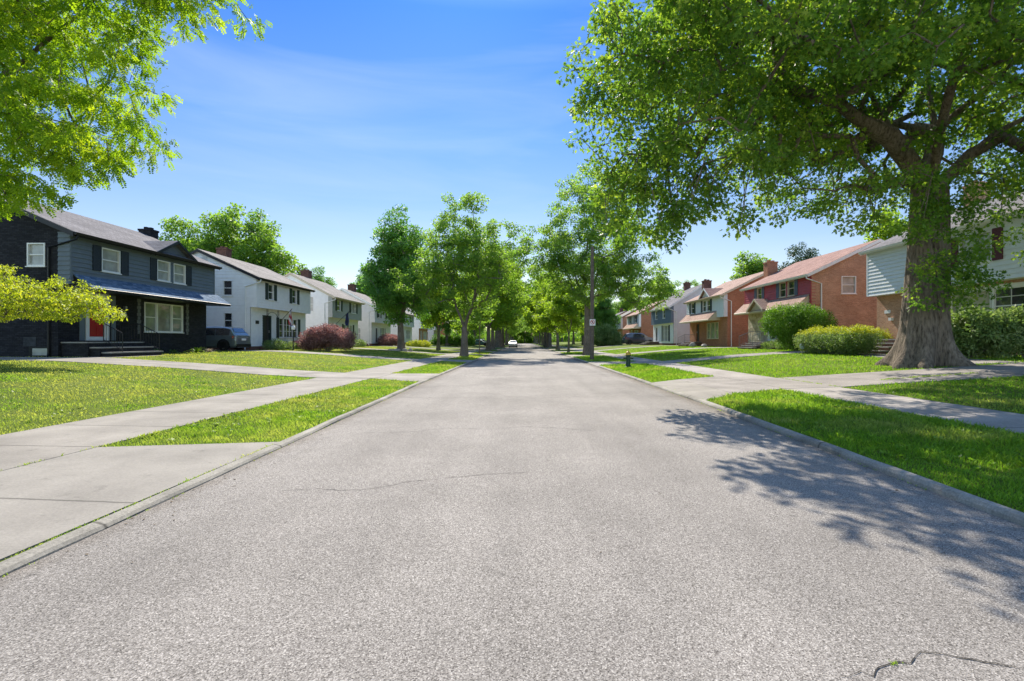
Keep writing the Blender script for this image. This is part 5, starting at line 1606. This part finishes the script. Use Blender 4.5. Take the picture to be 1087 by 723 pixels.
# strap leaved plants and dry grass before the dark house
def strap_plant(name, label, cat, c, n, L, mat, seed, w=.035, spread=1.0):
    rng = np.random.default_rng(seed); Q = []
    root = empty(name, c, label, cat)
    for i in range(n):
        a = rng.uniform(0, 6.28); l = L*rng.uniform(.6, 1.1); e = rng.uniform(.4, 1.25)
        u = np.array([math.cos(a)*spread, math.sin(a)*spread, 0]); s = np.array([-math.sin(a), math.cos(a), 0])*w
        p = np.array(c)+u*.05; prev = None
        for k in range(5):
            t = k/4; q = np.array(c)+u*l*math.cos(e)*t+np.array([0, 0, l*(math.sin(e)*t-.55*t*t)])
            ww = s*(1-t*.85)
            if prev is not None: Q += [prev[0], prev[1], q+ww, q-ww]
            prev = (q-ww, q+ww)
    np_mesh('blades', np.array(Q), 4, mat, root, rng.uniform(.2, .9, len(Q)//4))
strap_plant('yucca_plant', 'strap leaved green plant at the wall of the dark house', 'plant', (-19.1, 29.2, .8), 46, .95, M['brightleaf'], 1)
strap_plant('lily_plant', 'low clump of strap leaves under the three part picture window', 'plant', (-19.2, 27.4, .8), 60, .6, M['shrubleaf'], 2)
strap_plant('dry_grass_clump', 'dry straw coloured grass clump at the far corner of the dark house', 'plant', (-19.2, 30.6, .8), 110, .6, leaf_mat("dry_grass", (.3,.25,.16), (.42,.35,.24), (.5,.42,.3), .2, (1.1,1,.8)), 3, w=.012)
strap_plant('grass_clump', 'wispy grass clump beside the steps of the dark house', 'plant', (-19.0, 26.0, .8), 90, .75, M['shrubleaf'], 4, w=.01)

# ------------------------------------------------------------------ hydrant, pole, lamp, flags, small things
def hydrant():
    c = (5.55, 26.3, Tf(5.55, 26.3)+.0)
    root = empty('fire_hydrant', c, 'dark green fire hydrant with a yellow cap on the verge', 'hydrant')
    mb = MB()
    mb.lathe(c, [(.19,-.02),(.19,.05),(.13,.055),(.125,.10),(.115,.12),(.115,.60),(.135,.61),(.135,.66)], 20)
    mb.build('barrel', M['hyd_green'], root, smooth=False, bevel=.006)
    for k in range(8):
        pass
    mb = MB(); mb.lathe((c[0],c[1],c[2]+.662), [(.155,0),(.155,.035),(.14,.04),(.135,.09),(.10,.155),(.05,.19),(.04,.20),(.035,.25),(.03,.255)], 20)
    mb.build('bonnet', M['hyd_yellow'], root, bevel=.004)
    for (dx, dy, r, l) in ((-1,0,.06,.20),(1,0,.06,.20),(0,-1,.08,.19)):
        mb = MB(); z = c[2]+.50
        mb.tube([(c[0]+dx*.09,c[1]+dy*.09,z),(c[0]+dx*l,c[1]+dy*l,z)], r*.8, 12)
        mb.tube([(c[0]+dx*(l-.005),c[1]+dy*(l-.005),z),(c[0]+dx*(l+.05),c[1]+dy*(l+.05),z)], r, 12)
        mb.tube([(c[0]+dx*(l+.05),c[1]+dy*(l+.05),z),(c[0]+dx*(l+.08),c[1]+dy*(l+.08),z)], .02, 5)
        mb.build('nozzle', M['hyd_green'], root)
    mb = MB()
    for k in range(8):
        a = k*math.pi/4+.2
        mb.tube([(c[0]+.165*math.cos(a), c[1]+.165*math.sin(a), c[2]+.05), (c[0]+.165*math.cos(a), c[1]+.165*math.sin(a), c[2]+.075)], .012, 6)
    mb.build('flange_bolts', M['hyd_green'], root)
hydrant()

def pole():
    c = (5.05, 36.5, Tf(5.05, 36.5))
    root = empty('utility_pole', c, 'weathered wooden pole standing before the tall verge tree', 'pole')
    mb = MB(); mb.tube([(c[0],c[1],c[2]-.2),(c[0]+.02,c[1],c[2]+4),(c[0]+.03,c[1],c[2]+8.3)], [.155,.135,.115], 14); mb.build('post', M['wood'], root)
    mb = MB(); mb.box(c[0]+.0,c[0]+.04,c[1]-.18,c[1]-.14,c[2]+2,c[2]+2.9)
    s = empty('parking_sign', (c[0]+.02, c[1]-.17, c[2]+2.72), 'small white square sign with a red ring fixed to the wooden pole', 'sign')
    mb = MB(); x, y, z = c[0]+.02, c[1]-.175, c[2]+2.75
    mb.box(x-.21, x+.21, y-.012, y, z-.23, z+.23); mb.build('panel', M['white'], s, bevel=.01)
    mb = MB()
    n = 20
    for k in range(n):
        a, b = 2*math.pi*k/n, 2*math.pi*(k+1)/n
        mb.prism([(x+.16*math.cos(a), y-.013, z+.02+.16*math.sin(a)), (x+.16*math.cos(b), y-.013, z+.02+.16*math.sin(b)), (x+.125*math.cos(b), y-.013, z+.02+.125*math.sin(b)), (x+.125*math.cos(a), y-.013, z+.02+.125*math.sin(a))],
                 [(x+.16*math.cos(a), y-.017, z+.02+.16*math.sin(a)), (x+.16*math.cos(b), y-.017, z+.02+.16*math.sin(b)), (x+.125*math.cos(b), y-.017, z+.02+.125*math.sin(b)), (x+.125*math.cos(a), y-.017, z+.02+.125*math.sin(a))])
    q = .1
    mb.hexa([(x-q-.015,y-.018,z+.02+q-.015),(x+q-.015,y-.018,z+.02-q-.015),(x+q-.015,y-.021,z+.02-q-.015),(x-q-.015,y-.021,z+.02+q-.015),
             (x-q+.015,y-.018,z+.02+q+.015),(x+q+.015,y-.018,z+.02-q+.015),(x+q+.015,y-.021,z+.02-q+.015),(x-q+.015,y-.021,z+.02+q+.015)])
    mb.build('ring_symbol', M['sign_red'], s)
    mb = MB()
    mb.box(x-.022, x+.022, y-.016, y-.0125, z-.05, z+.09); mb.box(x+.022, x+.05, y-.016, y-.0125, z+.03, z+.09)
    mb.build('letter', M['black'], s)
pole()

def yard_lamp():
    c = (-17.2, 37.4, Tf(-17.2, 37.4))
    root = empty('yard_lamp', c, 'short black lamp post with a white head before the white colonial', 'lamp')
    mb = MB(); mb.lathe(c, [(.09,-.05),(.09,.06),(.045,.12),(.038,1.5),(.06,1.55)], 12); mb.build('post', M['black'], root)
    mb = MB(); mb.lathe((c[0],c[1],c[2]+1.552), [(.07,0),(.14,.04),(.16,.22),(.10,.30),(.02,.34)], 12); mb.build('lantern', M['white'], root)
    mb = MB(); mb.lathe((c[0],c[1],c[2]+1.895), [(.11,0),(.02,.07),(.012,.12)], 12); mb.build('cap', M['black'], root)
yard_lamp()

def flag(root_name, label, base, tip, furled, cols):
    r = empty(root_name, base, label, 'flag')
    mb = MB(); mb.tube([base, tip], .022, 6); mb.build('flag_pole', M['black'], r)
    b, t = Vector(base), Vector(tip)
    n = 14; m = 8
    strips = []
    for i in range(7):
        mb = MB()
        for k in range(m):
            def P(u, v):
                q = b.lerp(t, .72+.24*u)
                return (q.x+.05*math.sin(v*7+u*9), q.y+.05*math.cos(v*5+u*11), q.z-1.15*v-.3*u*v)
            u0, u1 = i/7, (i+1)/7
            v0, v1 = k/m, (k+1)/m
            mb.face([P(u0,v0), P(u1,v0), P(u1,v1), P(u0,v1)])
        mb.build('stripe', M[cols[i % len(cols)]], r)
flag('house_flag', 'red white and blue flag hanging from a slanted pole at the white colonial door', (-19.52, 40.3, 3.1), (-18.75, 40.6, 4.1), True, ['flagred', 'white', 'flagred', 'white', 'flagblue', 'white', 'flagred'])
flag('furled_flag', 'dark furled flag on a slanted pole at the grey green front', (-19.5, 52.0, 3.2), (-18.5, 53.2, 4.6), True, ['flagblue', 'black'])

s = empty('yard_sign', (16.0, 28.6, Tf(16.0, 28.6)), 'tiny pale yard sign on a stake at the hedge end', 'sign')
mb = MB(); z = Tf(16.0, 28.6)
mb.tube([(16.0, 28.6, z-.05), (16.0, 28.6, z+.32)], .012, 5); mb.build('stake', M['chrome'], s)
mb = MB(); mb.prism([(16.0+.17*math.cos(a*math.pi/4+.39), 28.58, z+.46+.17*math.sin(a*math.pi/4+.39)) for a in range(8)],
                    [(16.0+.17*math.cos(a*math.pi/4+.39), 28.56, z+.46+.17*math.sin(a*math.pi/4+.39)) for a in range(8)]); mb.build('panel', paint("pale_blue_sign", (.5,.6,.72), .4, .05), s)

def rock(c, s, seed):
    rng = np.random.default_rng(seed)
    bm = bmesh.new(); bmesh.ops.create_icosphere(bm, subdivisions=3, radius=1)
    for v in bm.verts:
        k = 1+.16*math.sin(v.co.x*3.1+seed)+.14*math.sin(v.co.y*4.3+seed*2)+.08*math.sin(v.co.z*7+seed)
        v.co = Vector((v.co.x*k*s[0], v.co.y*k*s[1], v.co.z*k*s[2]))
    me = bpy.data.meshes.new('rock'); bm.to_mesh(me); bm.free(); me.materials.append(M['rock'])
    me.polygons.foreach_set('use_smooth', [True]*len(me.polygons))
    o = bpy.data.objects.new('rock', me); COL.objects.link(o); o.location = c
    return o
for k in range(7):
    a = k*.9; c = (-12.3+.95*math.cos(a), 50.5-abs(.95*math.sin(a))-.15, Tf(-12.3, 50)+.06)
    tag(rock(c, (.25+.06*(k % 3), .2, .17), k+1), 'pale stone in the ring round the foot of the dark maple', 'rock', 'stones round the maple')
for k, (x, y, lb) in enumerate(((18.2, 53.6, 'pale boulder on the lawn below the small front gable'), (18.4, 50.6, 'low boulder nearest the downspout of the gabled brick house'))):
    tag(rock((x, y, .95), (.42-.1*k, .36, .26-.08*k), 20+k), lb, 'rock', 'boulders before the brick house')

# ------------------------------------------------------------------ cars
def car(name, label, loc, rotz, L, H, Wd, body, kind='suv', cat='car', group=None):
    root = empty(name, loc, label, cat, group)
    ca, sa = math.cos(rotz), math.sin(rotz)
    def w(x, y, z): return (loc[0]+x*ca-y*sa, loc[1]+x*sa+y*ca, loc[2]+z)
    belt = H*.60; hw = Wd/2
    # stations: x, roof z, belt z, half width scale, cabin flag
    if kind == 'suv':
        st = [(-.5,.50,.48,.86),(-.493,.62,.56,.93),(-.475,belt/H*1.0+.02,belt/H,.97),(-.445,.74,belt/H,1),(-.40,.93,belt/H,1),(-.33,.985,belt/H,1),(-.15,1.0,belt/H,1),(.02,.985,belt/H,1),(.10,.95,belt/H,1),(.245,.66,belt/H*.98,1),(.30,.625,.58,1),(.42,.58,.54,.98),(.475,.50,.47,.93),(.495,.38,.36,.85)]
        cab = (-.445, .245)
    elif kind == 'pickup':
        st = [(-.5,.50,.48,.92),(-.495,.60,.58,.98),(-.30,.60,.58,1),(-.125,.60,.58,1),(-.115,.93,belt/H,1),(-.05,1.0,belt/H,1),(.06,.98,belt/H,1),(.17,.65,belt/H,1),(.22,.62,.58,1),(.44,.58,.54,.98),(.49,.45,.42,.92),(.5,.36,.34,.86)]
        cab = (-.118, .17)
    else:
        st = [(-.5,.42,.40,.85),(-.485,.60,.56,.93),(-.44,.66,.62,.98),(-.36,.70,.63,1),(-.24,.93,.63,1),(-.12,1.0,.63,1),(.02,.99,.63,1),(.20,.68,.62,1),(.26,.64,.60,1),(.42,.56,.53,.97),(.48,.46,.44,.9),(.5,.36,.34,.85)]
        cab = (-.36, .20)
    rings = []; info = []
    for fx, rz, bz_, ws in st:
        x = fx*L; rz *= H; bz_ *= H; W_ = hw*ws
        cabin = cab[0] < fx < cab[1] and rz > bz_+.12
        tw = W_*(.80 if cabin else .93)
        half = [(0,.20),(W_*.82,.20),(W_*.96,.30),(W_,bz_*.72),(W_*.975,bz_),(tw+.02,rz-(.09 if cabin else .012)),(tw*.86,rz),(0,rz+.012)]
        rings.append((x, half))
    mb = MB(); k = 14
    for x, half in rings:
        ring = [(y, z) for y, z in half] + [(-y, z) for y, z in half[-2:0:-1]]
        for y, z in ring: mb.v.append(w(x, y, z))
    for i in range(len(rings)-1):
        for j in range(k):
            j2 = (j+1) % k
            mb.f.append((i*k+j, i*k+j2, (i+1)*k+j2, (i+1)*k+j))
    mb.f.append(tuple(range(k))); mb.f.append(tuple((len(rings)-1)*k+j for j in range(k)))
    mb.build('body', body, root, smooth=False, bevel=.03)
    # side glass
    def at(x):
        for (xa, A), (xb, B) in zip(rings[:-1], rings[1:]):
            if xa <= x <= xb:
                t = (x-xa)/(xb-xa); return [(a[0]+(b[0]-a[0])*t, a[1]+(b[1]-a[1])*t) for a, b in zip(A, B)]
        return rings[0][1]
    cx0, cx1 = cab[0]*L, cab[1]*L
    for s in (-1, 1):
        n = 3 if kind == 'suv' else 2
        a, b = cx0+.045*L, cx1-.02*L
        edges = [a+(b-a)*t for t in np.linspace(0, 1, n+1)]
        for i in range(n):
            xa, xb = edges[i]+.025, edges[i+1]-.025
            xs = np.linspace(xa, xb, 5)
            lo = []; hi = []
            for x in xs:
                h = at(x); P, Q = h[4], h[5]
                if Q[1]-P[1] < .06: Q = (P[0], P[1]+.02)
                lo.append(w(x, s*(P[0]+(Q[0]-P[0])*.1+.014), P[1]+(Q[1]-P[1])*.1)); hi.append(w(x, s*(P[0]+(Q[0]-P[0])*.93+.014), P[1]+(Q[1]-P[1])*.93))
            mb = MB()
            for q in range(4): mb.face([lo[q], lo[q+1], hi[q+1], hi[q]])
            mb.build('side_window', M['glass'], root)
    # front and rear glass
    def lid(xa, xb, name):
        A, B = at(xa), at(xb); mb = MB()
        d = -.02 if xa < 0 else .02
        mb.face([w(xa+d, -A[6][0]*.92, A[6][1]+.02), w(xa+d, A[6][0]*.92, A[6][1]+.02), w(xb+d, B[6][0]*.9, B[6][1]+.02), w(xb+d, -B[6][0]*.9, B[6][1]+.02)])
        mb.build(name, M['glass'], root)
    if kind == 'suv': lid(-.442*L, -.402*L, 'rear_window'); lid(.235*L, .105*L, 'windscreen')
    elif kind == 'pickup': lid(-.1215*L, -.1155*L, 'rear_window'); lid(.165*L, .065*L, 'windscreen')
    else: lid(-.355*L, -.25*L, 'rear_window'); lid(.195*L, .03*L, 'windscreen')
    # bumpers, lamps, plate
    mb = MB()
    P = [(-.508,.24),(-.508,.44),(-.485,.45),(-.485,.22)]
    mb.prism([w(a*L, -hw*.9, z) for a, z in P], [w(a*L, hw*.9, z) for a, z in P]); mb.build('rear_bumper', M['black'], root)
    mb = MB(); P = [(.503,.24),(.503,.46),(.48,.46),(.48,.22)]
    mb.prism([w(a*L, -hw*.86, z) for a, z in P], [w(a*L, hw*.86, z) for a, z in P]); mb.build('front_bumper', M['black'], root)
    for s in (-1, 1):
        mb = MB()
        z0, z1 = H*.47, H*.60
        pts = [w(-.498*L, s*hw*.62, z0), w(-.492*L, s*hw*.90, z0), w(-.44*L, s*hw*1.01, z0+.05), w(-.44*L, s*hw*1.01, z1+.02), w(-.482*L, s*hw*.93, z1), w(-.490*L, s*hw*.62, z1)]
        pt2 = [w(-.47*L, s*hw*.62, z0), w(-.47*L, s*hw*.88, z0), w(-.44*L, s*hw*.9, z0+.05), w(-.44*L, s*hw*.9, z1+.02), w(-.45*L, s*hw*.88, z1), w(-.46*L, s*hw*.62, z1)]
        mb.prism(pts, pt2); mb.build('tail_light', M['redlamp'], root)
        mb = MB()
        mb.prism([w(.493*L, s*hw*.5, H*.40), w(.47*L, s*hw*.92, H*.42), w(.46*L, s*hw*.93, H*.49), w(.487*L, s*hw*.5, H*.47)], [w(.47*L, s*hw*.5, H*.40), w(.45*L, s*hw*.88, H*.42), w(.45*L, s*hw*.88, H*.49), w(.46*L, s*hw*.5, H*.47)])
        mb.build('headlight', M['chrome'], root)
    mb = MB(); P = [(-.5035, H*.42), (-.5035, H*.49), (-.499, H*.50), (-.499, H*.41)]
    mb.prism([w(a*L, -.26, z) for a, z in P], [w(a*L, .26, z) for a, z in P]); mb.build('plate', M['white'], root)
    wr = .36 if kind != 'sedan' else .32
    for fx in (-.315, .30):
        for s in (-1, 1):
            arch = MB(); n = 20
            ring = [(fx*L+(wr+.07)*math.cos(2*math.pi*q/n), wr+(wr+.07)*math.sin(2*math.pi*q/n)) for q in range(n)]
            arch.prism([w(a, s*(hw*.80), max(.18, z)) for a, z in ring], [w(a, s*(hw+.012), max(.18, z)) for a, z in ring]); arch.build('wheel_arch', M['black'], root)
            t = MB(); prof = [(-.11, wr*.62), (-.11, wr*.9), (-.08, wr), (.08, wr), (.11, wr*.9), (.11, wr*.62)]
            base = len(t.v)
            for q in range(24):
                an = 2*math.pi*q/24
                for o_, r_ in prof: t.v.append(w(fx*L+r_*math.cos(an), s*(hw-.085)+o_, wr+r_*math.sin(an)))
            m = len(prof)
            for q in range(24):
                q2 = (q+1) % 24
                for j in range(m): t.f.append((base+q*m+j, base+q*m+(j+1) % m, base+q2*m+(j+1) % m, base+q2*m+j))
            wo = t.build('wheel', M['rubber'], root)
            rb = MB()
            rb.prism([w(fx*L+wr*.6*math.cos(2*math.pi*q/20), s*(hw-.06), wr+wr*.6*math.sin(2*math.pi*q/20)) for q in range(20)],
                     [w(fx*L+wr*.6*math.cos(2*math.pi*q/20), s*(hw-.02), wr+wr*.6*math.sin(2*math.pi*q/20)) for q in range(20)])
            for q in range(5):
                an = q*2*math.pi/5
                c_, s_ = math.cos(an), math.sin(an)
                rb.hexa([w(fx*L+c_*.06-s_*.03, s*(hw-.019), wr+s_*.06+c_*.03), w(fx*L+c_*.06+s_*.03, s*(hw-.019), wr+s_*.06-c_*.03), w(fx*L+c_*wr*.58+s_*.035, s*(hw-.019), wr+s_*wr*.58-c_*.035), w(fx*L+c_*wr*.58-s_*.035, s*(hw-.019), wr+s_*wr*.58+c_*.035),
                         w(fx*L+c_*.06-s_*.03, s*(hw+.006), wr+s_*.06+c_*.03), w(fx*L+c_*.06+s_*.03, s*(hw+.006), wr+s_*.06-c_*.03), w(fx*L+c_*wr*.58+s_*.035, s*(hw+.006), wr+s_*wr*.58-c_*.035), w(fx*L+c_*wr*.58-s_*.035, s*(hw+.006), wr+s_*wr*.58+c_*.035)])
            rb.build('rim', M['chrome'], wo)
    return root
def car_paint(name, col):
    m, nt, b = new_mat(name)
    b.inputs['Base Color'].default_value = (*col, 1); b.inputs['Roughness'].default_value = .28
    b.inputs['Metallic'].default_value = .35; b.inputs['Coat Weight'].default_value = 1; b.inputs['Coat Roughness'].default_value = .03
    return m
cy = 34.9
car('parked_car', 'slate grey crossover parked in the gap after the dark house', (-21.85, cy, Tf(-20, cy)+.03), math.pi, 4.7, 1.66, 1.9, car_paint("slate_grey_paint", (.14,.17,.19)), 'suv')
car('parked_car', 'dark navy wagon parked across the right lawn driveway', (18.6, 80.0, Tf(18.6, 80)+.03), 0, 5.2, 1.85, 1.95, car_paint("navy_paint", (.02,.03,.06)), 'suv')
car('parked_pickup', 'silver pickup parked behind the dark leafy maple', (-15.4, 95.2, Tf(-15.4, 95)+.03), math.pi, 5.4, 1.8, 1.95, car_paint("silver_paint", (.45,.45,.46)), 'pickup', cat='pickup')
car('parked_car', 'teal dark car seen just right of the forked tree trunk', (-7.9-1.7, 110.3, Tf(-9.6, 110)+.03), 0, 4.5, 1.45, 1.8, car_paint("teal_paint", (.04,.10,.12)), 'sedan')
car('parked_car', 'blue grey car beyond the sapling, before the thick trunks', (-10.0, 125.0, Tf(-10.0, 125)+.03), 0, 4.5, 1.5, 1.8, car_paint("blue_grey_paint", (.12,.15,.18)), 'sedan')
car('parked_car', 'white car parked at the left kerb far down the road', (-2.1, 108.0, .01), math.pi/2, 4.5, 1.5, 1.8, car_paint("white_paint", (.5,.52,.54)), 'sedan')
car('parked_car', 'dark car parked behind the white one far down the road', (-2.3, 120.0, .01), math.pi/2, 4.5, 1.5, 1.8, car_paint("black_paint", (.02,.022,.03)), 'sedan')
print("done")
